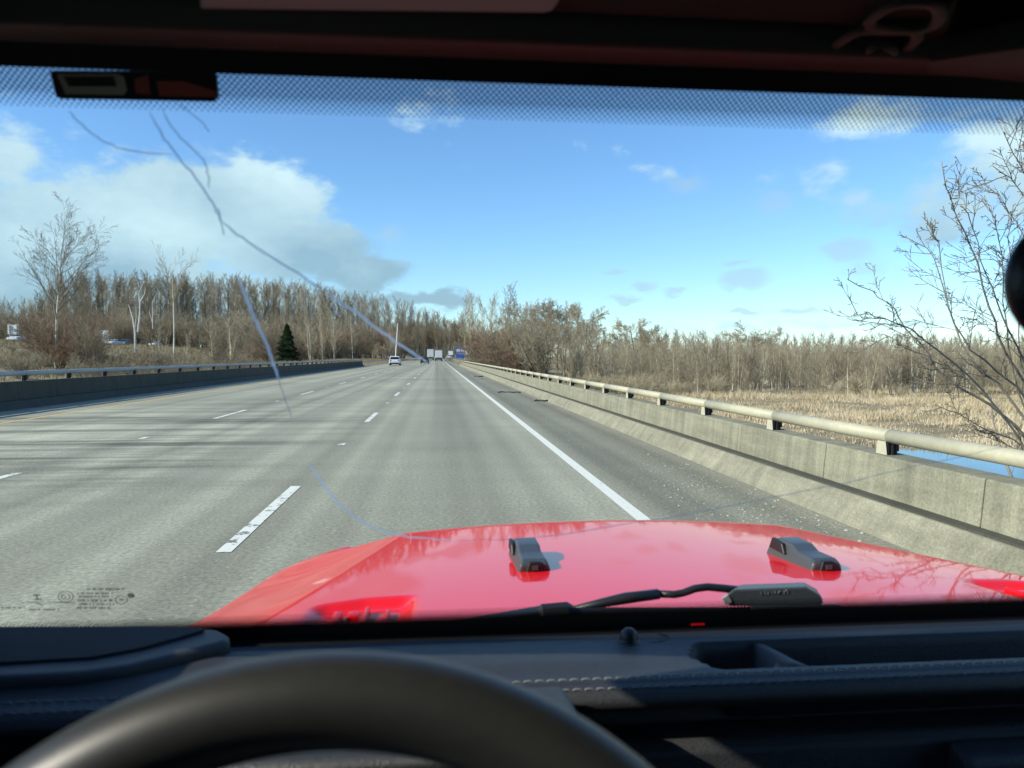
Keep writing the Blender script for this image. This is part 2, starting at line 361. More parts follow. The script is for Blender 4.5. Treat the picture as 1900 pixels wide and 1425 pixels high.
MAT['sticker_red'] = mat('tag_label_red', (.36, .075, .06), rough=.6)
def translucent(name, col, alpha, rough=.3):
    m = bpy.data.materials.new(name); m.use_nodes = True; nt = m.node_tree; N = nt.nodes; L = nt.links; N.clear()
    o = N.new('ShaderNodeOutputMaterial'); a = N.new('ShaderNodeBsdfTransparent'); b = N.new('ShaderNodeBsdfTranslucent'); x = N.new('ShaderNodeMixShader')
    b.inputs['Color'].default_value = (*col, 1)
    x.inputs[0].default_value = alpha; L.new(a.outputs[0], x.inputs[1]); L.new(b.outputs[0], x.inputs[2]); L.new(x.outputs[0], o.inputs[0]); return m
MAT['crack'] = translucent('crack_in_glass', (.24, .38, .46), .45)
MAT['crack_pale'] = translucent('pale_crack_in_glass', (.74, .86, .88), .6)
MAT['etch'] = translucent('etched_print', (.015, .02, .02), .8)
MAT['glint'] = translucent('painted_crack_glint', (.8, .9, 1), .75)  # bright colour painting a highlight along the cracks
def glass_mat():
    m = bpy.data.materials.new('windshield_glass'); m.use_nodes = True; nt = m.node_tree; N = nt.nodes; L = nt.links; N.clear()
    o = N.new('ShaderNodeOutputMaterial'); a = N.new('ShaderNodeBsdfTransparent'); g = N.new('ShaderNodeBsdfGlossy'); x = N.new('ShaderNodeMixShader')
    a.inputs[0].default_value = (.975, .99, .98, 1); g.inputs['Roughness'].default_value = .02
    lw = N.new('ShaderNodeLayerWeight'); lw.inputs[0].default_value = .5
    f = N.new('ShaderNodeMath'); f.operation = 'POWER'; L.new(lw.outputs['Facing'], f.inputs[0]); f.inputs[1].default_value = 5
    f2 = N.new('ShaderNodeMath'); f2.operation = 'MULTIPLY_ADD'; L.new(f.outputs[0], f2.inputs[0]); f2.inputs[1].default_value = .5; f2.inputs[2].default_value = .012; f = f2
    L.new(f.outputs[0], x.inputs[0]); L.new(a.outputs[0], x.inputs[1]); L.new(g.outputs[0], x.inputs[2]); L.new(x.outputs[0], o.inputs[0]); return m
MAT['glass'] = glass_mat()
def dots_mat(name, pitch, v0, v1, r0, r1, col=(.02, .03, .05), dens=.8):
    """ceramic dot print: dots on a staggered grid whose radius goes from r0 at v0 to r1 at v1 (UV in metres)"""
    m = bpy.data.materials.new(name); m.use_nodes = True; nt = m.node_tree; N = nt.nodes; L = nt.links; N.clear()
    o = N.new('ShaderNodeOutputMaterial'); a = N.new('ShaderNodeBsdfTransparent'); b = N.new('ShaderNodeBsdfPrincipled'); x = N.new('ShaderNodeMixShader')
    b.inputs['Base Color'].default_value = (*col, 1); b.inputs['Roughness'].default_value = .5
    uv = N.new('ShaderNodeUVMap'); sp = N.new('ShaderNodeSeparateXYZ'); L.new(uv.outputs[0], sp.inputs[0])
    def M(op, p, q=None):
        n = N.new('ShaderNodeMath'); n.operation = op
        for i, v in enumerate((p, q)):
            if v is None: continue
            if isinstance(v, (int, float)): n.inputs[i].default_value = v
            else: L.new(v, n.inputs[i])
        return n.outputs[0]
    def lat(ou, ov):
        fu = M('SUBTRACT', M('FRACT', M('ADD', M('DIVIDE', sp.outputs[0], pitch), ou + 100)), .5)
        fv = M('SUBTRACT', M('FRACT', M('ADD', M('DIVIDE', sp.outputs[1], pitch), ov + 100)), .5)
        return M('SQRT', M('ADD', M('MULTIPLY', fu, fu), M('MULTIPLY', fv, fv)))
    d = M('MINIMUM', lat(0, 0), lat(.5, .5))
    mr = N.new('ShaderNodeMapRange'); L.new(sp.outputs[1], mr.inputs[0])
    mr.inputs[1].default_value = v0; mr.inputs[2].default_value = v1; mr.inputs[3].default_value = r0; mr.inputs[4].default_value = r1
    L.new(M('MULTIPLY', M('LESS_THAN', d, mr.outputs[0]), dens), x.inputs[0]); L.new(a.outputs[0], x.inputs[1]); L.new(b.outputs[0], x.inputs[2]); L.new(x.outputs[0], o.inputs[0])
    return m

# ------------------------------------------------------------ terrain
def smooth(t): t = np.clip(t, 0, 1); return t * t * (3 - 2 * t)
def road_x(y): y = np.asarray(y, float); return np.where(y > 270, (y - 270) ** 2 / 2600., 0.)
def road_z(y): return 1.3 * smooth((np.asarray(y, float) - 240) / 200.)
def opp_x(y): return -80 + 56 * smooth((np.asarray(y, float) - 190) / 270.)
def opp_z(y): return 4.25 - .6 * smooth((np.asarray(y, float) - 200) / 250.)
def vnoise(x, y, s):
    return (np.sin(x * s + 1.3) * np.cos(y * s * .83 + .4) + .5 * np.sin(x * s * 2.3 + y * s * 1.7) + .3 * np.cos(x * s * 4.1 - y * s * 3.7 + 2)) / 1.8
def ground(x, y):
    x = np.asarray(x, float); y = np.asarray(y, float)
    low = -3.0 + .12 * vnoise(x, y, .12) + 1.2 * smooth((np.abs(x) - 120) / 200)
    rx = x - road_x(y); rz = road_z(y)
    # approach embankment beyond the bridge, following the road
    emb = smooth((y - 138) / 18.)
    near = 1 - smooth((np.abs(rx + 4) - 13) / 26.)
    far = smooth((y - 260) / 120.)
    zr = rz - .12
    g = low + (zr - low) * emb * np.maximum(near, far * .8)
    # water bed on the right of the bridge
    bed = (1 - smooth((y - 31 - 2.5 * np.sin(x * .11) - .08 * x) / 6.)) * smooth((x - 2) / 4.)
    g = g - .9 * bed
    # left bank climbing to the opposite carriageway
    ox = opp_x(y); oz = opp_z(y)
    t = np.clip((-13 - x) / np.maximum(-13 - (ox + 11), 3), 0, 1)
    prof = np.interp(t, [0, .12, .5, .72, 1], [0, .2, .43, .62, 1])
    base = np.where(y > 150, np.minimum(g, zr), -2.6)
    gl = base + (oz - .15 - base) * prof
    gl = np.where(x < ox - 12, oz - .15 - 1.5 * smooth((ox - 12 - x) / 40.), gl)
    return np.where(x < -13, np.where((rx > -15) & (y > 150), np.minimum(g, gl), gl), g)
def gz(x, y): return float(ground(x, y))
def build_ground():
    xs = np.concatenate([[-6000, -3000, -1500, -900, -600, -450, -350], np.arange(-300, -100, 8), np.arange(-100, -12, 2.), np.arange(-13, 8, 1.), np.arange(8, 130, 2.5), [140, 160, 190, 240, 320, 450, 700, 1200, 2500, 6000]])
    ys = np.concatenate([[-3000, -800, -200, -100, -60, -40], np.arange(-30, 200, 2.5), np.arange(200, 520, 6.), [540, 580, 650, 800, 1100, 1800, 3500, 8000]])
    X, Y = np.meshgrid(xs, ys); Z = ground(X, Y)
    V = np.stack([X, Y, Z], -1).reshape(-1, 3); nx, ny = len(xs), len(ys)
    i, j = np.meshgrid(np.arange(nx - 1), np.arange(ny - 1)); a = (j * nx + i).ravel()
    Q = np.stack([a, a + 1, a + nx + 1, a + nx], 1)
    o = link_mesh('ground', quads_mesh('ground', V, Q), MAT['marsh'], smooth=True); tag(o, kind='structure')
build_ground()
def ribbon(name, ys, x0, x1, m, dz, xf=road_x, zf=road_z, label=None):
    ys = np.asarray(ys, float)
    V = []
    for y in ys:
        V += [(float(xf(y)) + x0, y, float(zf(y)) + dz), (float(xf(y)) + x1, y, float(zf(y)) + dz)]
    Q = [(2 * i, 2 * i + 1, 2 * i + 3, 2 * i + 2) for i in range(len(ys) - 1)]
    return link_mesh(name, quads_mesh(name, V, Q), m)
yy = np.concatenate([np.arange(-40, 240, 8.), np.arange(240, 620, 6.)])
tag(ribbon('road', yy, -12.45, 3.8, MAT['asphalt'], 0), kind='structure')
tag(ribbon('opposite_road', np.arange(-60, 560, 8.), -9, 9, MAT['asphalt'], .02, opp_x, opp_z), kind='structure')
d = MB().box(-13.1, 4.5, -40, 140, -.75, -.02); tag(d.build('bridge_deck', MAT['concrete']), kind='structure')
tag(link_mesh('water', quads_mesh('water', [(4.6, -60, -3.22), (260, -60, -3.22), (260, 60, -3.22), (4.6, 60, -3.22)], [(0, 1, 2, 3)]), MAT['water']), kind='structure')

# road markings: one sheet each, 4 mm above the asphalt
def marks():
    e = ribbon('edge_line', yy, 1.88, 2.02, MAT['edge_paint'], .004); tag(e, kind='structure')
    e = ribbon('yellow_line', yy, -10.27, -10.14, MAT['yellow_paint'], .004); tag(e, kind='structure')
    V = []; Q = []
    def q(xc, y0, y1, w, dz=.004):
        b = len(V); r = random.uniform(-.02, .02)
        n = 2
        for y in (y0, y1):
            x = float(road_x(y)) + xc; z = float(road_z(y)) + dz
            V.extend([(x - w / 2, y + r, z), (x + w / 2, y - r * .5, z)])
        Q.append((b, b + 1, b + 3, b + 2))
    for xc, s, ln in ((-1.71, 6.27, 3.15), (-5.62, 7.6, 3.25)):
        for k in range(-2, 40):
            y = s + 12.3 * k
            q(xc, y, y + ln, .122); q(xc, y + ln + 4.3, y + ln + 4.62, .115, .006)
    tag(link_mesh('lane_line', quads_mesh('lane_line', V, Q), MAT['white_paint']), kind='structure')
marks()

# ------------------------------------------------------------ barriers
def barrier(side, prof_curb, prof_wall, y_end, joint, off, label, rail_x, rail_z, rail_r, post_dy, post_off, wall_top, railmat, glabel):
    root = empty('bridge_barrier', (prof_wall[0][0], 0, 0), 0, label, 'barrier')
    inv = Matrix.Translation((-prof_wall[0][0], 0, 0))
    def fin(mb, name, m, bev=0, sm=False):
        o = mb.build(name, m, None, smooth=sm, bevel=bev); o.parent = root; o.data.transform(inv); return o
    fin(MB().prism(prof_curb, -30, y_end, 'y'), 'curb', MAT['concrete_curb'] if side > 0 else MAT['concrete_shade_dirt'], .012)
    if side > 0: fin(MB().box(3.972, 4.088, -30, y_end, .235, .2655), 'dirty_ledge', MAT['concrete_shade_dirt'])
    w = MB(); y = off - 30 * joint
    while y < y_end:
        y1 = min(y + joint - .014, y_end)
        if y1 > -25: w.prism(prof_wall, y, y1, 'y')
        y += joint
    core = [(p[0] + (.02 if side > 0 else -.02) * (1 if abs(p[0] - prof_wall[0][0]) < .1 else -1), p[1] - (.012 if p[1] > .5 else 0)) for p in prof_wall]
    w.prism(core, -25, y_end - .02, 'y')
    fin(w, 'wall', MAT['concrete'] if side > 0 else MAT['concrete_shade_dirt'], .008)
    # pipe rail with a collar at each joint
    r = MB(); y = post_off
    ys = []
    while y < y_end - 1: ys.append(y); y += post_dy
    k = post_off - post_dy
    while k > -14: ys.insert(0, k); k -= post_dy
    a = ys[0] - 1
    for i, yj in enumerate(ys + [y_end - .3]):
        r.tube([(rail_x, a + .008, rail_z), (rail_x, yj - .008, rail_z)], rail_r, 20)
        r.tube([(rail_x, yj - .02, rail_z), (rail_x, yj + .02, rail_z)], rail_r - .006, 16); a = yj
    rr = fin(r, 'pipe_rail', railmat)
    rr.data.polygons.foreach_set('use_smooth', [len(p.vertices) == 4 for p in rr.data.polygons])
    s = 1 if side > 0 else -1
    zb, zt = wall_top, rail_z - rail_r * .75
    # one post: pale cast plate; a black ribbed block paints the dark of its hollow
    hh = zt - zb
    pm = MB(); pm.prism([(-.02, 0), (.16, 0), (.135, hh), (.005, hh)], -.062, -.052, 'x')      # pale cast flank towards the road
    bm_ = MB(); bm_.prism([(-.0515, .012), (.03, .0), (.045, .03), (.075, .035), (.07, hh), (-.0515, hh)], 0, .10, 'y')
    for q in range(3): bm_.prism([(-.045 + .04 * q, 0), (-.028 + .04 * q, 0), (-.03 + .04 * q, hh - .004), (-.043 + .04 * q, hh - .004)], -.008 - .01 * (q % 2), .002, 'y')
    p0 = pm.build('post', MAT['post'] if side > 0 else MAT['rail_grey'], None, bevel=.004); b0 = bm_.build('hollow_shade', MAT['black_iron'])
    first = True
    for yj in ys[:95]:
        if yj > 115 and False: break
        if first: p, b = p0, b0; first = False
        else: p, b = p0.copy(), b0.copy(); COL.objects.link(p); COL.objects.link(b)
        p.parent = root; b.parent = p; p.location = (rail_x - prof_wall[0][0], yj, zb)
    return root
barrier(1, [(3.76, -.02), (3.95, .243), (4.11, .262), (4.40, .262), (4.40, -.02)],
        [(4.09, .262), (4.125, .625), (4.137, .637), (4.40, .637), (4.44, .262)], 140, 2.4, 5.44,
        'low sunlit concrete bridge wall with cream pipe rail along the right shoulder', 4.24, .812, .066, 2.47, 6.83, .637, MAT['rail'], 'r')
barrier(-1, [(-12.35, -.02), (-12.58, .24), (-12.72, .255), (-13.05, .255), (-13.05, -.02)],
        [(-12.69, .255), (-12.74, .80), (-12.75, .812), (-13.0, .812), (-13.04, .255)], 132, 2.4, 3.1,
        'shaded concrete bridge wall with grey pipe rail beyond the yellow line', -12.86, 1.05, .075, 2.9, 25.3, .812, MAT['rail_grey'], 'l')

# W-beam guardrails after the bridge
def guardrail(y0, y1, xoff, label):
    root = empty('guardrail', (xoff, y0, 0), 0, label, 'guardrail')
    prof = [(0, .55), (.04, .60), (.04, .63), (0, .67), (.04, .72), (.04, .76), (0, .80), (-.012, .80), (.025, .755), (.025, .725), (-.015, .67), (.025, .625), (.025, .605), (-.012, .55)]
    ys = np.arange(y0, y1, 4.)
    V = []; Q = []; n = len(prof)
    for y in ys:
        for p, q in prof: V.append((p + float(road_x(y)), y - y0, q + float(road_z(y))))
    for i in range(len(ys) - 1):
        for j in range(n): Q.append((i * n + j, i * n + (j + 1) % n, (i + 1) * n + (j + 1) % n, (i + 1) * n + j))
    link_mesh('beam', quads_mesh('beam', V, Q), MAT['galv'], root)
    b = MB().box(-.05, .05, -.07, .07, -.3, .74)
    p0 = None
    for y in ys:
        if p0 is None: p0 = b.build('post', MAT['post'], root); p = p0
        else: p = p0.copy(); COL.objects.link(p); p.parent = root
        p.location = (float(road_x(y)) + (.10 if xoff > 0 else -.12), y - y0, float(road_z(y)))
guardrail(139, 236, 4.75, 'pale steel guardrail continuing past the right bridge wall')
guardrail(133, 300, -12.9, 'steel guardrail continuing past the shaded left bridge wall')

# ------------------------------------------------------------ plants
def seg_mesh(name, segs, sides=3):
    A = np.asarray(segs, dtype=np.float64); n = len(A)
    p0, p1, r0, r1 = A[:, 0:3], A[:, 3:6], A[:, 6:7], A[:, 7:8]
    d = p1 - p0; d /= np.linalg.norm(d, axis=1, keepdims=True) + 1e-9
    ref = np.where(np.abs(d[:, 2:3]) < .9, np.array([[0, 0, 1.]]), np.array([[1., 0, 0]]))
    a = np.cross(d, ref); a /= np.linalg.norm(a, axis=1, keepdims=True) + 1e-9; b = np.cross(d, a)
    V = np.zeros((n, 2, sides, 3))
    for j in range(sides):
        t = 2 * math.pi * j / sides; o = a * math.cos(t) + b * math.sin(t)
        V[:, 0, j] = p0 + o * r0; V[:, 1, j] = p1 + o * r1
    base = (np.arange(n) * 2 * sides)[:, None]; Q = []
    for j in range(sides):
        k = (j + 1) % sides; Q.append(np.concatenate([base + j, base + k, base + sides + k, base + sides + j], 1))
    me = quads_mesh(name, V.reshape(-1, 3), np.concatenate(Q, 0))
    return me
def grow(r, segs, p, d, ln, rad, lv, spec, tw=None):
    """recursive branch; spec[lv] = (segments, wobble, up, n_children, start, angle, length_ratio, radius_ratio)"""
    ns, wob, up, nc, st, ang, lr, rr = spec[lv]
    p = np.array(p, float); d = np.array(d, float); d /= np.linalg.norm(d); pts = [p.copy()]; dirs = [d.copy()]
    step = ln / ns
    for i in range(ns):
        d = d + r.normal(0, wob, 3) + np.array([0, 0, up]); d /= np.linalg.norm(d)
        q = p + d * step; t0, t1 = i / ns, (i + 1) / ns
        segs[lv].append((*p, *q, rad * (1 - .82 * t0), rad * (1 - .82 * t1))); p = q; pts.append(p.copy()); dirs.append(d.copy())
    if lv + 1 >= len(spec): return
    k = nc if isinstance(nc, int) else int(r.integers(nc[0], nc[1] + 1))
    for c in range(k):
        t = st + (1 - st) * (c + r.random()) / k; x = t * ns; i = min(int(x), ns - 1); f = x - i
        q = pts[i] * (1 - f) + pts[i + 1] * f; dd = dirs[i]
        ax = np.cross(dd, r.normal(0, 1, 3)); ax /= np.linalg.norm(ax) + 1e-9
        a = R(ang) * r.uniform(.7, 1.3); nd = dd * math.cos(a) + ax * math.sin(a)
        grow(r, segs, q, nd, ln * lr * (1 - (.22 if lv == 0 else .5) * (t - st) / (1 - st)) * r.uniform(.65, 1.25), max(rad * (1 - .8 * t) * rr, .006), lv + 1, spec)
def tree_proto(seed, h, rad, spec, stems=1, lean=.05, spread=.2, minr=.018):
    r = np.random.default_rng(seed); segs = [[] for _ in spec]
    for s in range(stems):
        a = r.uniform(0, 2 * math.pi); sp = 0 if stems == 1 else r.uniform(.3, 1) * spread
        grow(r, segs, (math.cos(a) * sp * .25, math.sin(a) * sp * .25, -.3), (math.cos(a) * (sp + r.uniform(-lean, lean)), math.sin(a) * (sp + r.uniform(-lean, lean)), 1), h * (1 if stems == 1 else r.uniform(.7, 1)), rad, 0, spec)
    allsegs = [np.array(s) for s in segs]
    for s in allsegs[1:]:
        s[:, 6:8] = np.maximum(s[:, 6:8], minr)
    return allsegs
PROTO = {}
def make_proto(kind, name, segs, tm, cm, split=1, sides=5, partnames=('trunk', 'crown')):
    tr = np.concatenate(segs[:split]); cw = np.concatenate(segs[split:]) if split < len(segs) else None
    PROTO.setdefault(kind, []).append((name, seg_mesh(partnames[0], tr, sides), seg_mesh(partnames[1], cw, 3), tm, cm, float(max(tr[:, 5].max(), cw[:, 5].max()))))
# spec rows: segments, wobble, up, children, start, angle, length ratio, radius ratio
cotton = [(9, .03, .02, 28, .34, 27, .21, .42), (4, .07, .10, 8, .15, 30, .40, .5), (3, .10, .08, 5, .15, 34, .5, .6), (2, .1, .04, 0, 0, 0, 0, 0)]
for s in range(5):
    make_proto('cottonwood', 'cottonwood_tree', tree_proto(100 + s, 26, .24, cotton, minr=.026), MAT['bark_dark'] if s % 2 else MAT['bark_grey'], (MAT['twig_grey'], MAT['twig_olive'], MAT['twig'])[s % 3])
sap = [(7, .035, .02, 20, .12, 28, .24, .4), (3, .09, .10, 6, .1, 32, .5, .6), (2, .1, .08, 3, .1, 30, .5, .7), (1, .1, .05, 0, 0, 0, 0, 0)]
for s in range(6):
    make_proto('sapling', 'alder_sapling', tree_proto(200 + s, 8, .078, sap, stems=1 + s % 3, spread=.14, minr=.010), MAT['bark_pale'] if s % 2 == 0 else MAT['bark_grey'], (MAT['twig_olive'], MAT['twig'], MAT['twig_pale'])[s % 3])
bush = [(4, .10, .05, 9, .15, 34, .5, .5), (3, .12, .07, 6, .1, 34, .5, .6), (2, .12, .05, 4, .1, 35, .5, .7), (1, .1, .04, 0, 0, 0, 0, 0)]
for s in range(5):
    make_proto('shrub', 'bare_shrub', tree_proto(300 + s, 4.6, .045, bush, stems=9, spread=.75, minr=.011), MAT['bark_dark'], (MAT['twig'], MAT['twig_olive'], MAT['twig'], MAT['twig_red'], MAT['twig_grey'])[s], partnames=('stems', 'crown'))
oak = [(5, .05, .0, 13, .28, 52, .62, .55), (5, .12, .05, 9, .2, 42, .5, .5), (3, .15, .06, 7, .15, 40, .5, .55), (2, .15, .05, 5, .1, 38, .55, .6), (1, .1, 0, 0, 0, 0, 0, 0)]
for s in range(3):
    make_proto('oak', 'bare_round_tree', tree_proto(400 + s, 11, .30, oak, minr=.022), MAT['bark_dark'], MAT['twig_grey'] if s else MAT['twig'])
multi = [(7, .06, .02, 15, .2, 34, .38, .5), (4, .10, .07, 8, .1, 34, .5, .55), (3, .12, .06, 5, .1, 34, .5, .6), (1, .1, .04, 0, 0, 0, 0, 0)]
for s in range(2):
    make_proto('multi', 'bare_multistem_tree', tree_proto(500 + s, 11, .15, multi, stems=7, spread=.42, minr=.015), MAT['bark_grey'], MAT['twig_olive'])
NT = [0]
def put(kind, idx, x, y, h, label, cat, group, rz=None, z=None, sx=1.0, tm=None, cm=None):
    pr = PROTO[kind]; name, tme, cme, m1, m2, ph = pr[idx % len(pr)]
    s = h / ph; zz = gz(x, y) if z is None else z
    root = empty(name, (x, y, zz), random.uniform(0, 6.28) if rz is None else rz, label, cat, group); root.scale = (s * sx, s * sx, s)
    for me, m, pn in ((tme, tm or m1, 'trunk' if kind != 'shrub' else 'stems'), (cme, cm or m2, 'crown')):
        o = bpy.data.objects.new(pn, me); COL.objects.link(o); o.parent = root
        if not me.materials: me.materials.append(m)
        if me.materials[0] != m:
            o.material_slots[0].link = 'OBJECT'; o.material_slots[0].material = m
    NT[0] += 1
    return root
ZL = [(60, 'left of the tall pale trunked tree'), (140, 'behind the tall pale trunked tree'), (235, 'between the tall pale trunked tree and the forked dead tree'), (325, 'between the forked dead tree and the white trunked tree'),
      (430, 'just right of the white trunked tree'), (515, 'between the white trunked tree and the evergreen'), (590, 'behind the evergreen'), (690, 'between the evergreen and the light pole'), (752, 'just right of the light pole'), (775, 'behind the light pole and the dark car'), (797, 'above the dark car ahead'), (812, 'above the white truck'), (828, 'above the grey topped truck'), (850, 'between the trucks and the blue sign'),
      (985, 'above the blue sign and guardrail'), (1120, 'behind the spreading grey tree'), (1240, 'below the pale round tree'), (1350, 'between the pale and the broad round trees'), (1460, 'below the broad round tree'),
      (1570, 'left of the riverside tree'), (1700, 'behind the outer twigs of the riverside tree'), (1820, 'behind the stems of the riverside tree'), (9999, 'at the right edge of the view')]
def zone(px):
    return next(t for a, t in ZL if px < a)
def put_px(kind, idx, px, D, topy, label, cat, group=None, **k):
    if group:
        tone = ('greyer', 'browner', 'paler')[idx % 3] if kind != 'shrub' else ('wide', 'narrow', 'loose')[idx % 3]
        label = tone + ' ' + label.split(' in the ')[0].split(' of the ')[0].split(' on the ')[0] + ' ' + zone(px)
    x, y = atD(px, D); z = gz(x, y); h = (662 - topy) / FPX * D + H - z
    return put(kind, idx, x, y, max(h, 1.2), label, cat, group, **k)

# tall wood behind the opposite carriageway
for i in range(185):
    px = 40 + 850 * (i + random.random()) / 185
    D = np.interp(px, [0, 130, 300, 450, 650, 800, 900], [300, 262, 310, 355, 440, 500, 540]) + random.choice([0, 14, 30, 48]) + random.uniform(-5, 5)
    ty = np.interp(px, [0, 60, 110, 200, 330, 450, 560, 650, 700, 760, 850, 900], [560, 555, 505, 500, 508, 512, 522, 540, 546, 562, 583, 590]) + random.uniform(-8, 12)
    put_px('cottonwood', i, px, D, ty, 'tall bare grey tree in the dense wood behind the opposite carriageway', 'tree', 'tall trees of the wood behind the opposite carriageway', sx=1.05)
for i in range(16):
    put_px('cottonwood', i, -60 + i * 9 + random.uniform(-4, 4), 330 + random.uniform(0, 60), 556 + random.uniform(-8, 10), 'bare tree in the far wood at the left edge', 'tree', 'far trees at the left edge')
# right hand tall group beyond the guardrail
tops = [(862, 560), (872, 542), (885, 536), (898, 548), (908, 540), (920, 560), (945, 552), (955, 545), (968, 558), (980, 556), (992, 552), (1005, 556), (1020, 553), (1034, 558), (1048, 556), (1060, 562), (1074, 558), (1086, 562), (1095, 575)]
for i, (px, ty) in enumerate(tops):
    put_px('cottonwood' if px < 960 else ('oak' if i % 2 else 'cottonwood'), i, px, 235 + random.uniform(0, 45), ty, 'bare tree of the tall clump beyond the end of the right guardrail', 'tree', 'tall clump beyond the right guardrail', sx=1.15,
           cm=MAT['twig_pale'] if px < 930 else MAT['twig_olive'], tm=MAT['bark_pale'] if px < 930 else None)
put_px('cottonwood', 2, 936, 215, 520, 'tallest bare tree of the clump right of the blue sign', 'tree', None)
put_px('oak', 1, 1382, 290, 592, 'broad dark round bare tree standing above the marsh treeline', 'tree', None, sx=1.5)
put_px('oak', 2, 1425, 300, 604, 'smaller round bare tree just right of the broad round one', 'tree', None, sx=1.1)
put_px('oak', 0, 1180, 270, 588, 'pale round bare tree above the marsh treeline left of the broad one', 'tree', None, sx=1.3, cm=MAT['twig_pale'])
put_px('oak', 0, 1212, 285, 600, 'low round bare tree just right of the pale round one', 'tree', None, sx=1.1)
for i in range(120):
    px = 1105 + 860 * (i + random.random()) / 120
    put_px(('cottonwood', 'sapling', 'cottonwood')[i % 3], i, px, 180 + random.uniform(0, 80), 617 + random.uniform(-5, 8) - (5 if px < 1350 else 0), 'distant bare tree of the low brown wood behind the marsh saplings', 'tree', 'low brown wood behind the marsh saplings', sx=1.35, cm=MAT['twig'])
# saplings along the marsh edge
for i in range(190):
    f = (i + random.random()) / 190
    px = 1075 + 870 * f
    D = random.uniform(91, 135) if px > 1230 else random.uniform(100, 165)
    put_px('sapling', random.randrange(6), px, D, random.uniform(626, 646) + (D - 90) * -.12 + (6 if px > 1500 else 0), 'slender bare sapling in the thicket along the marsh edge', 'sapling', 'saplings along the marsh edge', sx=random.uniform(.8, 1.15), cm=random.choice((MAT['twig_olive'], MAT['twig_olive'], MAT['twig'], MAT['twig_pale'])), tm=random.choice((MAT['bark_pale'], MAT['bark_pale'], None)))
# right bushes nearer the wall and beyond
for i in range(30):
    px = random.uniform(884, 985); D = random.uniform(120, 215)
    x, y = atD(px, D)
    if x - float(road_x(y)) < 7.5: x = float(road_x(y)) + 7.5 + random.uniform(0, 3)
    h = (662 - random.uniform(590, 630)) / FPX * D + H - gz(x, y)
    put('shrub', 3 if i % 3 else 0, x, y, h, ('taller ' if h > 8 else 'lower ') + ('near ' if D < 160 else 'far ') + ('reddish' if i % 3 else 'brown') + ' bare shrub beside the right guardrail', 'shrub', 'reddish shrubs beside the right guardrail', sx=1.1)
put_px('multi', 0, 1012, 98, 556, 'grey bare tree with many spreading stems right behind the wall', 'tree', None, sx=1.0)
put_px('multi', 1, 960, 125, 575, 'bare many stemmed tree left of the spreading grey one', 'tree', None, sx=1.0)
put_px('multi', 1, 1052, 118, 578, 'olive bare many stemmed tree right of the spreading grey one', 'tree', None, sx=.9)
for i in range(40):
    put_px('shrub', i, random.uniform(985, 2000) if i > 22 else random.uniform(985, 1290), random.uniform(86, 98), random.uniform(684, 712), 'low bare willow shrub in front of the sapling thicket', 'shrub', 'low willow shrubs by the marsh', sx=1.1, cm=MAT['twig_pale'])
# left: brush in front of and behind the opposite road
for i in range(84):
    px = -40 + 640 * (i + random.random()) / 84
    D = random.uniform(205, 250) + max(0, px - 380) * .35
    put_px('shrub', (0, 1, 2, 4)[i % 4], px, D, random.uniform(566, 606), 'brown bare shrub in the thicket behind the opposite carriageway', 'shrub', 'thicket behind the opposite carriageway', sx=1.0)
for i in range(24):
    put_px('shrub', (0, 2, 3)[i % 3], random.uniform(84, 172), random.uniform(80, 104), random.uniform(552, 625), 'tall brown bare shrub on the bank around the tall pale tree', 'shrub', 'tall brown shrubs on the bank', sx=.9)
for i in range(60):
    px = random.uniform(-30, 470); put_px('shrub', (0, 1, 4)[i % 3], px, random.uniform(62, 112), random.uniform(645, 666), 'low brown bare bush on the grassy bank', 'bush', 'low bushes on the grassy bank', sx=1.2)
for i in range(66):
    px = 400 + 350 * (i + random.random()) / 66; D = np.interp(px, [400, 760], [150, 300]) + random.uniform(-15, 45)
    put_px('shrub' if i % 3 else 'sapling', i, px, D, random.uniform(585, 632), 'bare brown shrub in the belt between the two carriageways', 'shrub', 'shrub belt between the carriageways', sx=1.1)
for i in range(64):
    px = 735 + 125 * (i + random.random()) / 64
    put_px('cottonwood', i, px, random.uniform(430, 500), 600 + random.uniform(-12, 22), 'dark bare tree of the bend', 'tree', 'trees closing the view at the bend', sx=1.5, cm=MAT['twig'])
for i, (px, D, ty) in enumerate([(395, 120, 585), (430, 130, 590), (300, 105, 600), (345, 100, 610), (285, 110, 640), (620, 210, 560), (655, 230, 572), (600, 200, 555), (575, 190, 570)]):
    put_px('sapling', i * 2, px, D, ty, 'thin pale trunked sapling on the left bank', 'sapling', 'pale saplings on the left bank', cm=MAT['twig_pale'], tm=MAT['bark_pale'])

# hero trees
def hero(name, seed, x, y, h, spec, label, tm, cm, stems=1, spread=.2, minr=.012, rad=.2, split=1, lean=.05, cat='tree', rz=0):
    segs = tree_proto(seed, h, rad, spec, stems=stems, spread=spread, minr=minr, lean=lean)
    root = empty(name, (x, y, gz(x, y)), rz, label, cat)
    link_mesh('trunk', seg_mesh('trunk', np.concatenate(segs[:split]), 8), tm, root)
    link_mesh('crown', seg_mesh('crown', np.concatenate(segs[split:]), 3), cm, root)
    return root
x, y = atD(103, 84)
tall = [(10, .02, .01, 20, .42, 42, .50, .6), (7, .07, .035, 10, .2, 32, .42, .5), (4, .10, .03, 6, .15, 34, .48, .6), (2, .1, .02, 2, .1, 32, .6, .7), (2, .1, 0, 0, 0, 0, 0, 0)]
hero('bare_cottonwood', 31, x, y, 13.0, tall, 'tall bare tree with pale trunk and fan crown at the far left', MAT['bark_pale'], MAT['bark_grey'], minr=.009, rad=.19, rz=math.pi)
x, y = atD(322, 92)
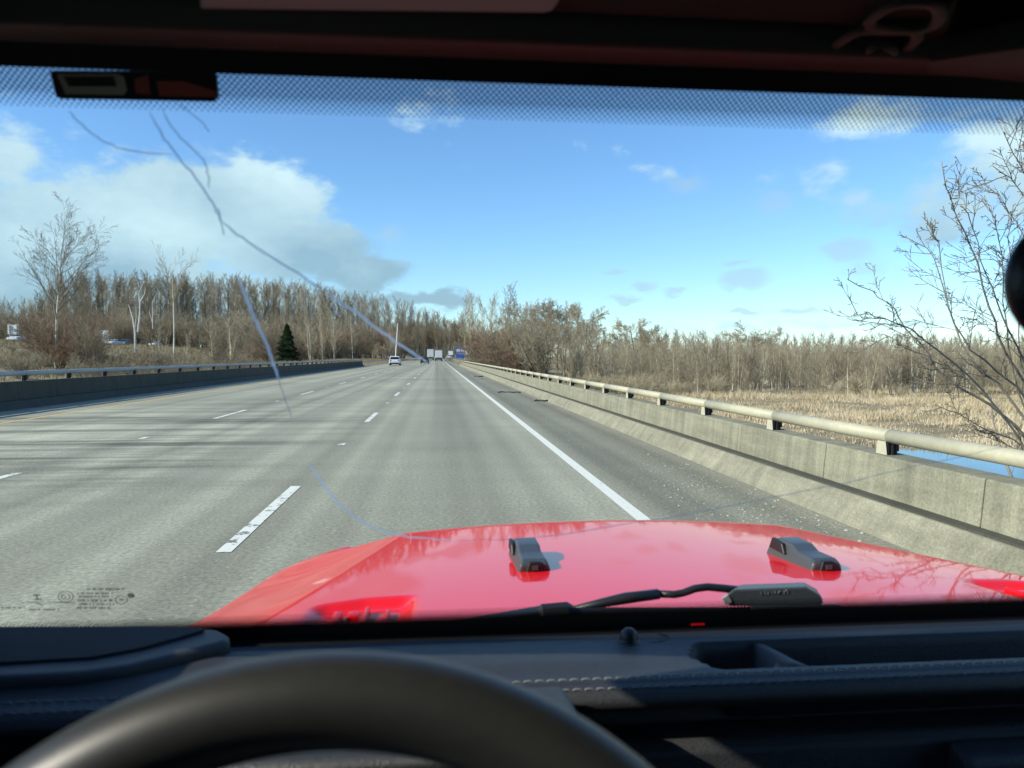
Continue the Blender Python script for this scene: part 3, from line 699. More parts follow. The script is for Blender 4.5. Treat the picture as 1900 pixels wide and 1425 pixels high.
hero('bare_cottonwood', 45, x, y, 12.6, [(9, .02, .01, 14, .62, 38, .36, .5), (5, .06, .05, 6, .2, 30, .45, .5), (2, .10, .07, 4, .1, 30, .5, .6), (1, .1, 0, 0, 0, 0, 0, 0)],
     'slim bare tree with white trunk left of the evergreen', MAT['bark_pale'], MAT['twig_grey'], rad=.13, minr=.010)
# bleached snags
def snag(px, D, paths, label):
    x, y = atD(px, D); z0 = gz(x, y); root = empty('dead_snag', (x, y, z0), 0, label, 'dead tree')
    def P(a, b): v = atY(a, b, y); return (v.x - x, random.uniform(-.1, .1), v.z - z0)
    for i, (pts, r) in enumerate(paths):
        m = MB(); m.tube([P(*p) for p in pts], [r * (1 - .75 * k / (len(pts) - 1)) for k in range(len(pts))], 6)
        m.build('trunk' if i == 0 else 'limb', MAT['snag'], root)
snag(250, 104, [([(251, 655), (250, 614), (246, 590), (238, 565)], .17), ([(256, 616), (259, 585), (260, 560), (257, 545), (267, 522)], .14),
                ([(250, 612), (253, 590), (252, 570)], .10), ([(260, 560), (268, 545), (270, 532)], .08)], 'bleached dead tree with forked broken limbs beside the second white sign')
snag(286, 104, [([(283, 610), (283, 561), (290, 545)], .07), ([(283, 600), (277, 580), (279, 570)], .05)], 'short bleached dead stub right of the forked dead tree')
# evergreen
def conifer(px, D, topy):
    x, y = atD(px, D); z0 = gz(x, y); h = (662 - topy) / FPX * D + H - z0
    root = empty('evergreen_tree', (x, y, z0), 0, 'small dark green evergreen tree behind the left guardrail', 'tree')
    MB().tube([(0, 0, -.3), (0, 0, h * .95)], [.16, .03], 8).build('trunk', MAT['bark_dark'], root)
    r = np.random.default_rng(5); n = 15000
    t = r.random(n) ** .8; rr = (1 - t) ** .75 * h * .27 * (.45 + .55 * r.random(n)) * (1 + .25 * np.sin(t * 40 + r.random(n)))
    a = r.random(n) * 6.283; rr *= 1 + .2 * np.sin(3 * a + t * 9)
    c = np.stack([rr * np.cos(a), rr * np.sin(a), .12 * h + t * h * .88 - rr * .12], 1)
    d1 = r.normal(0, .16, (n, 3)); d1[:, :2] += c[:, :2] * .12; d2 = r.normal(0, .07, (n, 3))
    V = np.stack([c - d1, c + d2, c + d1], 1).reshape(-1, 3); Q = np.arange(3 * n).reshape(-1, 3)
    link_mesh('crown', quads_mesh('crown', V, Q), MAT['needle'], root)
conifer(533, 150, 603)
# close tree behind the right wall: stems fanned up and to the left
def close_tree():
    Y0 = 11.0; bx, by = atD(1960, Y0 * 1.02)
    root = empty('riverside_tree', (bx, by, gz(bx, by)), 0, 'leafless tree with long thin stems rising over the right rail', 'tree')
    inv = Vector((-bx, -by, -gz(bx, by)))
    base = Vector((bx, by, gz(bx, by) - .2))
    paths = [
        [(1905, 815), (1860, 770), (1810, 735), (1765, 710), (1722, 660), (1698, 628), (1668, 590), (1648, 562), (1620, 540), (1572, 518)],
        [(1900, 830), (1850, 760), (1800, 700), (1740, 650), (1690, 610), (1640, 590), (1612, 580), (1582, 585)],
        [(1915, 800), (1870, 735), (1820, 690), (1785, 640), (1760, 570), (1740, 500), (1720, 460), (1678, 438)],
        [(1930, 800), (1890, 720), (1850, 690), (1800, 650), (1770, 600), (1755, 540), (1742, 450), (1726, 420)],
        [(1940, 780), (1895, 700), (1850, 620), (1835, 570), (1815, 490), (1790, 430), (1770, 390), (1756, 350), (1747, 300)],
        [(1950, 760), (1905, 680), (1870, 610), (1850, 560), (1830, 510), (1815, 450), (1800, 410), (1783, 380)],
        [(1955, 750), (1930, 650), (1905, 560), (1885, 500), (1850, 465), (1828, 458)],
        [(1960, 740), (1950, 600), (1920, 470), (1885, 410), (1850, 360), (1818, 320)],
        [(1965, 730), (1960, 560), (1935, 430), (1905, 370), (1875, 330), (1842, 308)],
        [(1970, 720), (1965, 520), (1930, 380), (1900, 320), (1880, 285), (1862, 245)],
        [(1975, 720), (1985, 520), (1960, 360), (1920, 290), (1898, 262)],
        [(1925, 850), (1880, 815), (1815, 790), (1775, 765), (1735, 750)],
        [(1890, 800), (1840, 745), (1790, 700), (1770, 690), (1722, 665), (1680, 645), (1640, 620)],
        [(1960, 860), (1900, 840), (1840, 805), (1805, 795)],
        [(1910, 780), (1880, 690), (1868, 600), (1862, 520), (1850, 430), (1846, 400)],
        [(1925, 790), (1900, 700), (1890, 620), (1888, 520), (1870, 440), (1880, 380)],
    ]
    r = np.random.default_rng(9); stems = []; tw = []
    def near(p, off): return Vector(atY(p[0], p[1], Y0 + off))
    tspec = [(5, .09, .03, (3, 6), .15, 38, .42, .6), (3, .1, .04, (1, 3), .2, 40, .5, .7), (2, .08, .02, 0, 0, 0, 0, 0)]
    def twigs(pts, dens=1.0, rad=.011):
        L = sum((pts[i + 1] - pts[i]).length for i in range(len(pts) - 1)); n = int(L * 3.1 * dens)
        for c in range(n):
            t = (.2 + .8 * r.random()) * (len(pts) - 1); i = min(int(t), len(pts) - 2); q = pts[i].lerp(pts[i + 1], t - i)
            dd = (pts[i + 1] - pts[i]).normalized(); ax = dd.cross(Vector(r.normal(0, 1, 3))).normalized(); a = R(r.uniform(28, 55))
            nd = dd * math.cos(a) + ax * math.sin(a)
            sg = [[], [], []]; grow(r, sg, q, nd, r.uniform(.25, .95) * (1 - .35 * t / len(pts)), r.uniform(.006, .010), 0, tspec)
            for s in sg: tw.extend(s)
    for k, pth in enumerate(paths):
        off = r.uniform(-.9, 1.2); pts = [near(p, off * (.3 + .7 * i / len(pth))) for i, p in enumerate(pth)]
        fine = []
        for i in range(len(pts) - 1):
            fine.append(pts[i]); fine.append(pts[i].lerp(pts[i + 1], .5) + Vector(r.normal(0, .018, 3)))
        fine.append(pts[-1])
        full = [base, base.lerp(fine[0], .5) + Vector((r.normal(0, .12), 0, 0))] + fine
        r0 = (.042, .03, .036, .032, .034, .028, .026, .03, .028, .026, .024, .022, .022, .018, .024, .024)[k]
        rad = [max(r0 * .66 * (1 - (i / (len(full) - 1)) * .86), .007) for i in range(len(full))]
        stems.append((full, rad)); twigs(fine)
        # knobbly spur buds along the outer half
        for c in range(26):
            t = (.35 + .65 * r.random()) * (len(fine) - 1); i = min(int(t), len(fine) - 2); q = fine[i].lerp(fine[i + 1], t - i)
            e = q + Vector(r.normal(0, 1, 3)).normalized() * r.uniform(.03, .10); tw.append((*q, *e, .006, .008))
    # a few stems leaning away from the road, outside the frame
    for k in range(7):
        a = r.uniform(-1.2, 1.2); d = Vector((math.cos(a) * .5, math.sin(a) * .5, 1)).normalized(); pts = [base]
        for i in range(8): d = (d + Vector(r.normal(0, .08, 3))).normalized(); pts.append(pts[-1] + d * .85)
        stems.append((pts, [.055 * (1 - .1 * i) for i in range(9)])); twigs(pts[2:], .6)
    m = MB()
    for f, rad in stems: m.tube([p + inv for p in f], rad, 7)
    m.build('trunk', MAT['bark_grey'], root, smooth=True)
    A = np.array(tw); A[:, 0:3] += np.array(inv); A[:, 3:6] += np.array(inv); A[:, 6:8] = np.maximum(A[:, 6:8] * .8, .0036)
    link_mesh('crown', seg_mesh('crown', A, 4), MAT['bark_grey'], root)
close_tree()

# stuff: reeds, bank grass, thicket fill
def blades(name, n, xf, hf, wd, m, seed, clump=.9, label=None, cat='grass'):
    r = np.random.default_rng(seed); nc = max(n // 26, 1)
    cx, cy = xf(r, nc); ch = hf(r, nc, cx, cy)
    idx = r.integers(0, nc, n); x = cx[idx] + r.normal(0, clump * .5, n); y = cy[idx] + r.normal(0, clump * .5, n)
    z = ground(x, y) - .05; hh = ch[idx] * r.uniform(.55, 1.15, n); a = r.random(n) * 6.283; ln = r.normal(0, .33, (n, 2)) * hh[:, None]
    ww = wd * r.uniform(.6, 1.4, n)
    V = np.zeros((n, 3, 3)); V[:, 0] = np.stack([x - ww * np.cos(a), y - ww * np.sin(a), z], 1); V[:, 1] = np.stack([x + ww * np.cos(a), y + ww * np.sin(a), z], 1)
    V[:, 2] = np.stack([x + ln[:, 0], y + ln[:, 1], z + hh], 1)
    o = link_mesh(name, quads_mesh(name, V.reshape(-1, 3), np.arange(3 * n).reshape(-1, 3)), m); tag(o, label, cat, kind='stuff')
GRID = np.random.default_rng(77).random((90, 90))
def patchy(x, y, s):
    u, v = np.abs(x) / s, np.abs(y) / s; i, j = u.astype(int) % 89, v.astype(int) % 89; f, g = smooth(u % 1), smooth(v % 1)
    return (GRID[i, j] * (1 - f) + GRID[i + 1, j] * f) * (1 - g) + (GRID[i, j + 1] * (1 - f) + GRID[i + 1, j + 1] * f) * g
def reedpos(r, n):
    y = 33.5 + 66 * r.random(n) ** .9; x = 7 + (y * .95 + 8) * r.random(n) - .02 * y; return x, y + 2.5 * np.sin(x * .11) + .08 * x - 2
blades('reeds', 130000, reedpos, lambda r, n, x, y: .10 + np.clip((patchy(x, y * 1.6, 8) * .6 + patchy(x + 31, y * 1.4, 3.1) * .6 - .34) * 1.9, 0, 1.2) * r.uniform(.35, .8, n), .024, MAT['reed'], 1, 1.3, 'dry tan reeds covering the marsh beyond the right wall', 'reeds')
blades('bank_grass', 90000, lambda r, n: (-14 - 68 * r.random(n) ** .8, 12 + 210 * r.random(n) ** .8), lambda r, n, x, y: .3 + .5 * r.random(n), .03, MAT['drygrass'], 2, 1.4, 'dry brown grass on the bank beyond the left rail', 'grass')
blades('verge_grass', 30000, lambda r, n: (np.where(r.random(n) < .5, 5.5 + 10 * r.random(n), -14 - 12 * r.random(n)) + 0, 150 + 130 * r.random(n)), lambda r, n, x, y: .2 + .35 * r.random(n), .04, MAT['drygrass'], 3, 1.2, 'rough verge grass past the end of the bridge', 'grass')
def thicket(name, protos, spots, m, label, seed):
    r = np.random.default_rng(seed); out = []
    for (x, y, h) in spots:
        src = protos[r.integers(0, len(protos))]; s = h / src[:, 5].max(); a = r.random() * 6.283; c, sn = math.cos(a), math.sin(a)
        B = src.copy()
        for o in (0, 3):
            X, Y = src[:, o] * s * 1.25, src[:, o + 1] * s * 1.25
            B[:, o] = X * c - Y * sn + x; B[:, o + 1] = X * sn + Y * c + y; B[:, o + 2] = src[:, o + 2] * s + gz(x, y)
        out.append(B)
    o = link_mesh(name, seg_mesh(name, np.concatenate(out), 3), m); tag(o, label, 'thicket', kind='stuff')
lite = [(5, .05, .02, 14, .08, 30, .3, .5), (2, .09, .08, 4, .1, 32, .5, .6), (1, .1, .06, 0, 0, 0, 0, 0)]
lp = [np.concatenate(tree_proto(700 + s, 7, .04, lite, stems=2, spread=.10, minr=.014)) for s in range(5)]
sp = []
for i in range(760):
    px = random.uniform(1060, 2100); D = random.uniform(92, 180); x, y = atD(px, D); sp.append((x, y, (random.uniform(4.9, 6.4) + (D - 92) * .030)))
thicket('marsh_thicket', lp, sp, MAT['twig_olive'], 'mass of fine bare stems filling the thicket behind the marsh', 4)
sp = []
for i in range(420):
    px = random.uniform(-60, 760); D = np.interp(px, [0, 200, 450, 760], [225, 235, 300, 420]) + random.uniform(0, 60); x, y = atD(px, D); sp.append((x, y, random.uniform(9, 19)))
thicket('wood_undergrowth', lp, sp, MAT['twig'], 'brown undergrowth below the wood behind the opposite carriageway', 5)
sp = []
for i in range(380):
    px = random.uniform(700, 900); D = random.uniform(455, 540); x, y = atD(px, D); sp.append((x, y, random.uniform(12, 24)))
thicket('bend_undergrowth', lp, sp, MAT['twig'], 'dark undergrowth closing the view at the bend', 6)

# ------------------------------------------------------------ vehicles
def wheel(parent, x, y, r=.34, w=.22):
    m = MB(); m.lathe((x, y, r), [(r * .7, -w / 2), (r, -w / 2 + .03), (r, w / 2 - .03), (r * .7, w / 2)], 20, 'x'); o = m.build('wheel', MAT['tyre'], parent, smooth=False)
    m = MB(); m.lathe((x, y, r), [(r * .55, -w / 2 - .01), (r * .6, 0), (r * .55, w / 2 + .01)], 16, 'x'); m.build('rim', MAT['galv'], o)
def make_car(name, loc, rz, paint, label, suv=True, group=None, wid=1.86, ln=4.6, plate=True):
    root = empty(name, loc, rz, label, 'car', group); h = 1.66 if suv else 1.44; hw = wid / 2
    # local: +y is forward; body lofted from lower hull and cabin
    y0, y1 = -ln / 2, ln / 2
    low = [(y0, .38), (y0 - .04, .62), (y0 + .03, .98), (y0 + .5, 1.02), (y1 - 1.15, 1.0), (y1 - .25, .84), (y1, .62), (y1 - .02, .34), (y1 - .5, .24), (y0 + .4, .24)]
    body = MB(); body.prism(low, -hw, hw, 'x'); b = body.build('body', MAT[paint], root, bevel=.09, seg=3)
    tr = y0 + (.12 if suv else .75); cab = [(y0 + (.06 if suv else .35), .99), (tr + .22, h), (y1 - 2.25, h), (y1 - 1.2, .98)]
    c = MB(); n = 4; vs = []
    for sx in (-1, 1):
        for (p, q) in cab: vs.append((sx * (hw - .06 - (.14 if q > 1.1 else 0)), p, q))
    c.add(vs, [(0, 1, 2, 3), (7, 6, 5, 4), (0, 4, 5, 1), (1, 5, 6, 2), (2, 6, 7, 3), (3, 7, 4, 0)]); c.build('roof', MAT[paint], root, bevel=.06, seg=3)
    g = MB(); e = .012
    def lerp(a, b, t): return (a[0] + (b[0] - a[0]) * t, a[1] + (b[1] - a[1]) * t)
    A, B, C_, D_ = cab
    def pane(p, q, t0, t1, inset=.14):
        P0, P1 = lerp(p, q, t0), lerp(p, q, t1)
        x0 = hw - .06 - inset * .9; x1 = hw - .2 - inset * .9
        d = -e if p[0] < 0 else e
        return [(-x0, P0[0] + d, P0[1]), (x0, P0[0] + d, P0[1]), (x1, P1[0] + d, P1[1]), (-x1, P1[0] + d, P1[1])]
    MB().add([(v[0], v[1] - .01, v[2]) for v in pane(A, B, .18, .82, .10)] + [(v[0], v[1] + .03, v[2] - .01) for v in pane(A, B, .18, .82, .10)], [(0, 1, 2, 3), (7, 6, 5, 4), (0, 4, 5, 1), (1, 5, 6, 2), (2, 6, 7, 3), (3, 7, 4, 0)]).build('rear_window', MAT['glassdark'], root)
    MB().add([(v[0], v[1] + .01, v[2]) for v in pane(D_, C_, .15, .86, .10)] + [(v[0], v[1] - .03, v[2] - .01) for v in pane(D_, C_, .15, .86, .10)], [(0, 1, 2, 3), (7, 6, 5, 4), (0, 4, 5, 1), (1, 5, 6, 2), (2, 6, 7, 3), (3, 7, 4, 0)]).build('windshield', MAT['glassdark'], root)
    for sx in (-1, 1):
        for (ya, yb) in ((A[0] + .35, -.35 if suv else -.2), (-.28 if suv else -.12, y1 - 1.75)):
            zt = h - .12; zl = 1.04; xo = hw - .045; xi = hw - .165
            MB().add([(sx * xo, ya, zl), (sx * xo, yb, zl), (sx * xi, yb - .1, zt), (sx * xi, ya + .12, zt), (sx * (xo - .03), ya, zl), (sx * (xo - .03), yb, zl), (sx * (xi - .03), yb - .1, zt), (sx * (xi - .03), ya + .12, zt)],
                     [(0, 1, 2, 3), (7, 6, 5, 4), (0, 4, 5, 1), (1, 5, 6, 2), (2, 6, 7, 3), (3, 7, 4, 0)]).build('side_window', MAT['glassdark'], root)
        MB().box(sx * (hw - .26) - .11, sx * (hw - .26) + .11, y0 - .045, y0 + .1, .74, .95).build('tail_light', MAT['tail'], root, bevel=.01)
        MB().box(sx * (hw - .28) - .16, sx * (hw - .28) + .16, y1 - .2, y1 - .02, .62, .76).build('headlight', MAT['sign_white'], root, bevel=.01)
        for yw in (y0 + .85, y1 - .88): wheel(root, sx * (hw - .10), yw)
    MB().box(-hw + .1, hw - .1, y0 - .06, y0 + .2, .26, .50).build('bumper', MAT['blackplastic'], root, bevel=.03)
    MB().box(-.26, .26, y0 - .052, y0 - .03, .68, .80).build('number_plate', MAT['sign_white'], root)
    return root
def lane(X, D):
    y = D; return (X + float(road_x(y)), y, float(road_z(y)))
make_car('parked_car', lane(-7.75, 141), 0, 'white_car', 'white hatchback driving ahead in the left lane', True, wid=1.95).name = 'hatchback_car'
make_car('sedan_car', lane(-2.95, 172), 0, 'dark_car', 'dark car driving ahead in the middle lane', False, wid=1.85)
def make_truck(loc, rz, label, w=2.5, h=4.0, ln=9.0, top='trailer_grey', body='trailer', cabin=True):
    root = empty('box_truck', loc, rz, label, 'truck'); hw = w / 2
    MB().box(-hw, hw, 0, ln, 1.15, h - .35).build('cargo_box', MAT[body], root, bevel=.03)
    MB().box(-hw + .01, hw - .01, .02, ln - .02, h - .348, h).build('box_top', MAT[top], root, bevel=.03)
    d = MB(); d.box(-hw + .12, hw - .12, -.035, -.003, 1.3, h - .5); o = d.build('roller_door', MAT['sign_white'], root, bevel=.01)
    MB().box(-.03, .03, -.06, -.036, 1.35, 1.7).build('handle', MAT['black_iron'], o)
    MB().box(-hw + .1, hw - .1, .1, ln + 2.0, .85, 1.145).build('chassis', MAT['black_iron'], root)
    MB().box(-hw + .15, hw - .15, -.06, .04, .45, .62).build('bumper', MAT['black_iron'], root)
    for s in (-1, 1):
        MB().box(s * (hw - .3) - .12, s * (hw - .3) + .12, -.05, .03, .92, 1.05).build('tail_light', MAT['tail'], root)
        for yw in (1.1, 2.2, ln + 1.6): wheel(root, s * (hw - .22), yw, .5, .3)
    c = MB(); c.prism([(ln + .25, .7), (ln + .25, 2.9), (ln + .7, 3.2), (ln + 1.6, 2.7), (ln + 2.5, 1.9), (ln + 2.6, .7)], -hw + .1, hw - .1, 'x'); c.build('cab', MAT['white_car'], root, bevel=.05)
    g = MB(); g.prism([(ln + 1.75, 2.62), (ln + 1.72, 2.66), (ln + 2.48, 1.98), (ln + 2.5, 1.94)], -hw + .3, hw - .3, 'x'); g.build('windshield', MAT['glassdark'], root)
    return root
make_truck(lane(.15, 262), 0, 'box truck with grey topped white rear in the right lane')
make_truck(lane(-3.1, 292), 0, 'tall white truck beside the grey topped box truck', h=4.2, top='trailer', body='trailer')
x = lane(.6, 392); make_truck(x, -.09, 'distant dark truck on the bend beyond the box truck', body='trailer_grey', h=3.8)
x = lane(5.2, 430); make_truck(x, -.12, 'distant white truck on the bend next to the blue sign', top='trailer', h=3.9)
make_car('far_car', lane(2.6, 345), -.05, 'white_car', 'distant white car on the bend in front of the distant trucks', False)
make_car('far_car', lane(-.6, 352), -.05, 'dark_car', 'distant dark car on the bend left of the distant white one', False)
def opp(px, D, s=0):
    x, y = atD(px, D); return x, y
def oppcar(px, D, paint, label, suv, rz=math.pi):
    d = ray(px, 662); # intersect with the opposite lane
    best = min(np.arange(90, 480, 1.), key=lambda y: abs(d.x / d.y * y - (float(opp_x(y)) + 3)))
    y = float(best); make_car('oncoming_car', (float(opp_x(y)) + 3, y, float(opp_z(y)) + .02), rz, paint, label, suv)
oppcar(62, 0, 'dark_car', 'dark sport utility car on the opposite carriageway beside the far white sign', True)
oppcar(36, 0, 'white_car', 'small white car just left of the dark one on the opposite carriageway', False)
oppcar(209, 0, 'white_car', 'white car on the opposite carriageway below the second white sign', False)
oppcar(232, 0, 'grey_car', 'grey car following the white one on the opposite carriageway', True)
oppcar(288, 0, 'white_car', 'pale car half hidden by saplings on the opposite carriageway', False)
oppcar(759, 0, 'white_car', 'far white car at the bend of the opposite carriageway', False)
oppcar(766, 0, 'grey_car', 'far grey car at the bend of the opposite carriageway', False)

# ------------------------------------------------------------ signs and pole
def back_sign(px, D, x0, x1, y0, y1, label):
    x, y = atD(px, D); a = atY(x0, y0, y); b = atY(x1, y1, y); z0 = gz(x, y)
    root = empty('road_sign', (x, y, z0), 0, label, 'road sign')
    MB().box(a.x - x, b.x - x, -.02, .02, b.z - z0, a.z - z0).build('panel', MAT['signback'], root)
    for t in (.2, .85):
        px_ = (a.x - x) + (b.x - a.x) * t; MB().box(px_ - .06, px_ + .06, -.16, -.022, -.3, a.z - z0 - .15).build('post', MAT['galv'], root)
    MB().box(a.x - x + .1, b.x - x - .1, -.20, -.162, (a.z + b.z) / 2 - z0 - .04, (a.z + b.z) / 2 - z0 + .04).build('brace', MAT['galv'], root)
back_sign(24, 150, 14, 35, 602, 620, 'back of a white road sign on two posts at the far left')
back_sign(191, 178, 180, 202, 613, 634, 'back of a white road sign behind branches beside the bleached dead tree')
def blue_sign():
    y = 246.; a = atY(846, 644, y); b = atY(862, 665, y); x = (a.x + b.x) / 2; z0 = gz(x, y); w = b.x - a.x
    root = empty('service_sign', (x, y, z0), 0, 'blue service sign with two white panels beside the right shoulder', 'road sign')
    zt, zb = a.z - z0, b.z - z0; h = zt - zb
    for s in (-.35, .35): MB().box(s * w - .07, s * w + .07, .05, .19, -.3, zt - .1).build('post', MAT['galv'], root)
    u = MB().box(-w / 2, w / 2, 0, .045, zb + h * .5, zt).build('upper_panel', MAT['sign_blue'], root)
    for s in (-1, 1):
        MB().box(s * w * .24 - w * .19, s * w * .24 + w * .19, -.03, -.003, zb + h * .58, zb + h * .82).build('logo_plate', MAT['sign_white'], u)
    lp_ = MB().box(-w / 2, w / 2, 0, .045, zb, zb + h * .48).build('lower_panel', MAT['sign_blue'], root)
    m = MB(); m.box(-w * .42, w * .42, -.03, -.003, zb + h * .43, zb + h * .455); m.build('border', MAT['sign_white'], lp_)
blue_sign()
def pole():
    y = 186.; a = atY(733, 664, y); b = atY(738, 600, y); z0 = gz(a.x, y)
    root = empty('light_pole', (a.x, y, z0), 0, 'tall slim pale pole leaning slightly behind the white hatchback', 'pole')
    MB().tube([(0, 0, -.3), (b.x - a.x, 0, b.z - z0)], [.16, .11], 10).build('shaft', MAT['signback'], root)
    MB().box(-1.1, -.5, -.2, .2, -.2, 1.9).build('control_box', MAT['post'], root, bevel=.02)
pole()

# ------------------------------------------------------------ debris on the shoulder
def stones():
    r = np.random.default_rng(12); V = []; Q = []
    def st(x, y, s):
        b = len(V); z = .002; k = 5; a0 = r.random() * 6.28
        for j in range(k): a = a0 + 6.283 * j / k; V.append((x + s * math.cos(a) * r.uniform(.7, 1.2), y + s * math.sin(a) * r.uniform(.7, 1.2), z))
        V.append((x + r.normal(0, s * .3), y, z + s * r.uniform(.5, 1)))
        for j in range(k): Q.append((b + j, b + (j + 1) % k, b + k))
    spots = [(1300, 905, 700, 40, 16), (1400, 955, 900, 60, 18), (1245, 865, 260, 30, 12), (1530, 968, 120, 30, 8), (1200, 840, 100, 20, 8)]
    for px, py, n, sx, sy in spots:
        for i in range(int(n * .45)):
            p = atZ(px + r.normal(0, sx) , py + r.normal(0, sy), 0)
            if p.x < 3.74: st(p.x, p.y, float(np.clip(r.lognormal(-5.1, .45), .003, .02)))
    for i in range(700):
        x = r.uniform(2.2, 3.74) if r.random() < .8 else 3.74 - abs(r.normal(0, .1)); st(x, r.uniform(4, 40), float(np.clip(r.lognormal(-5.2, .5), .002, .02)))
    for p in ((1595, 1005), (1602, 990), (1570, 985)):
        q = atZ(*p, 0); st(min(q.x, 3.72), q.y, .022)
    o = link_mesh('gravel', quads_mesh('gravel', V, Q), MAT['gravel']); tag(o, 'pale loose gravel scattered over the right shoulder', 'gravel', kind='stuff')
stones()
def scrap(px, py, w, h, label):
    p = atZ(px, py, 0); root = MB()
    r = np.random.default_rng(int(px)); pts = [(-w / 2 + w * i / 6, h * .6 * math.sin(i * 1.1) * .5, .015 + .02 * (i % 2)) for i in range(7)]
    root.tube(pts, [.03 + .05 * r.random() * h for _ in pts], 6, flat=.5)
    o = root.build('tyre_scrap', MAT['rubber'], bevel=0); o.location = (p.x, p.y, .012); tag(o, label, 'debris')
scrap(945, 729, .95, .6, 'long flat black strip of tyre on the right shoulder')
scrap(888, 699, .6, 1.6, 'small dark lump of tyre farther along the right shoulder')
scrap(1005, 745, .5, .4, 'thin short scrap nearest the right wall foot')

# ============================================================ our own car
XC = .415
car = empty('red_car', (XC, 1.0, 0), 0, 'red car seen from its own driving seat with black dashboard and cracked windshield', 'car')
def fin(o, parent=None):
    """meshes are written in world coordinates; move them under the car's origin"""
    if parent is None: o.data.transform(Matrix.Translation((-XC, -1.0, 0))); o.parent = car
    else: o.data.transform(Matrix.Translation((-XC, -1.0, 0))); o.parent = parent
    return o
def W(Y, z, x): return (x, Y, H + z)
# hood ---------------------------------------------------------------
def hood():
    edgeY = [1.0, 1.17, 1.387, 1.65, 1.978, 2.243, 2.406]; edgeX = [.785, .799, .816, .823, .807, .75, .639]
    ez = [-.383, -.410, -.455, -.495, -.535, -.555, -.565]
    crY = [1.0, 1.24, 1.52, 1.7, 2.05, 2.2]; crX = [.69, .649, .589, .555, .498, .47]
    cz = [-.358, -.390, -.414, -.429, -.462, -.51]
    nz_ = 150; ns = 240
    fe = np.polyfit(edgeY, edgeX, 4); fz = np.polyfit(edgeY, ez, 4); fc = np.polyfit(crY[:5], crX[:5], 2)
    Ys = np.linspace(1.0, 2.35, nz_); V = []
    t = np.linspace(-1, 1, ns); 
    for Y in Ys:
        e = float(np.polyval(fe, Y)); c = float(np.polyval(fc, Y))
        zc = -.3715 - .0835 * (Y - 1); ze = float(np.polyval(fz, Y))
        roll = max(0, Y - 1.98); zc -= 1.0 * roll ** 2; ze -= .0 * roll ** 2
        for s in t:
            a = abs(s)
            if a < .72:
                u = a / .72; x = c * u; z = zc + (.014 + .004 * (Y - 1)) * (1 - u * u) * 1.0
            elif a < .93:
                u = (a - .72) / .21; x = c + (e - c) * u; z = zc + (ze - zc) * (1 - (1 - u) ** float(np.interp(Y, [1.5, 2.0], [1.45, .92])))
            else:
                u = (a - .93) / .07; x = e + .012 * math.sin(u * math.pi / 2); z = ze - .10 * u * u - .01 * u
            # bow of the front edge in plan
            yy_ = Y - .035 * (x / .7) ** 2 * max(0, (Y - 1.6) / .5)
            # recessed vents
            xx = x - (.532 if s < 0 else .560); yr = yy_
            fx = np.clip((.082 - abs(xx)) / .026, 0, 1); fy = np.clip((1.238 - .35 * max(0, xx) - yr) / .035, 0, 1); f = (fx * fx * (3 - 2 * fx)) * (fy * fy * (3 - 2 * fy))
            z -= .013 * f
            V.append((XC + math.copysign(x, s) if s else XC, yy_, H + z))
    Q = [(j * ns + i, j * ns + i + 1, (j + 1) * ns + i + 1, (j + 1) * ns + i) for j in range(nz_ - 1) for i in range(ns - 1)]
    # front lip rolling down
    b = len(V); 
    for k, (dy, dz) in enumerate(((.012, -.008), (.018, -.03), (.02, -.22))):
        for i in range(ns):
            v = V[(nz_ - 1) * ns + i]; V.append((v[0], v[1] + dy, v[2] + dz))
        prev = (nz_ - 1) * ns if k == 0 else b + (k - 1) * ns
        Q += [(prev + i, prev + i + 1, b + k * ns + i + 1, b + k * ns + i) for i in range(ns - 1)]
    o = link_mesh('hood', quads_mesh('hood', V, Q), MAT['red'], smooth=True); return fin(o)
hd = hood()
def hz(X, Y):
    c = np.interp(Y, [1.0, 1.24, 1.52, 1.7, 2.05], [.69, .649, .589, .555, .498]); u = min(abs(X - XC) / c, 1)
    return H - .3715 - .0835 * (Y - 1) - 1.0 * max(0, Y - 1.98) ** 2 + (.014 + .004 * (Y - 1)) * (1 - u * u)
# latch ridges in the vents
for s in (-1, 1):
    for k, (dx, dy, w_, l_, h_) in enumerate(((-.040, 1.12, .012, .09, .008), (-.008, 1.13, .012, .11, .009), (.034, 1.12, .018, .09, .010), (.012, 1.165, .022, .03, .008))):
        x = XC + s * (.532 + dx * -s * -1 * s); zb = hz(x, dy) - .014
        m = MB().box(x - w_ / 2, x + w_ / 2, dy - l_ / 2, dy + l_ / 2, zb - .01, zb + h_, .003); fin(m.build('vent_ridge', MAT['red'], None, bevel=.003), hd)
    x0 = XC + s * .532; m = MB()
    for q in (-1, 0, 1): m.box(x0 + q * .046 - .0215, x0 + q * .046 + .0215, 1.06, 1.075, H - .41, H - .3835)
    fin(m.build('vent_lip', MAT['red'], None, bevel=.003), hd)
m = MB()
for px_, py_ in ((1105, 979), (1245, 984)):
    p = atY(px_, py_, 2.09); z = hz(p.x, 2.05); m.box(p.x - .022, p.x + .022, 2.02, 2.026, z - .016, z - .0052)
fin(m.build('seam_slot', MAT['rubber'], None), hd)
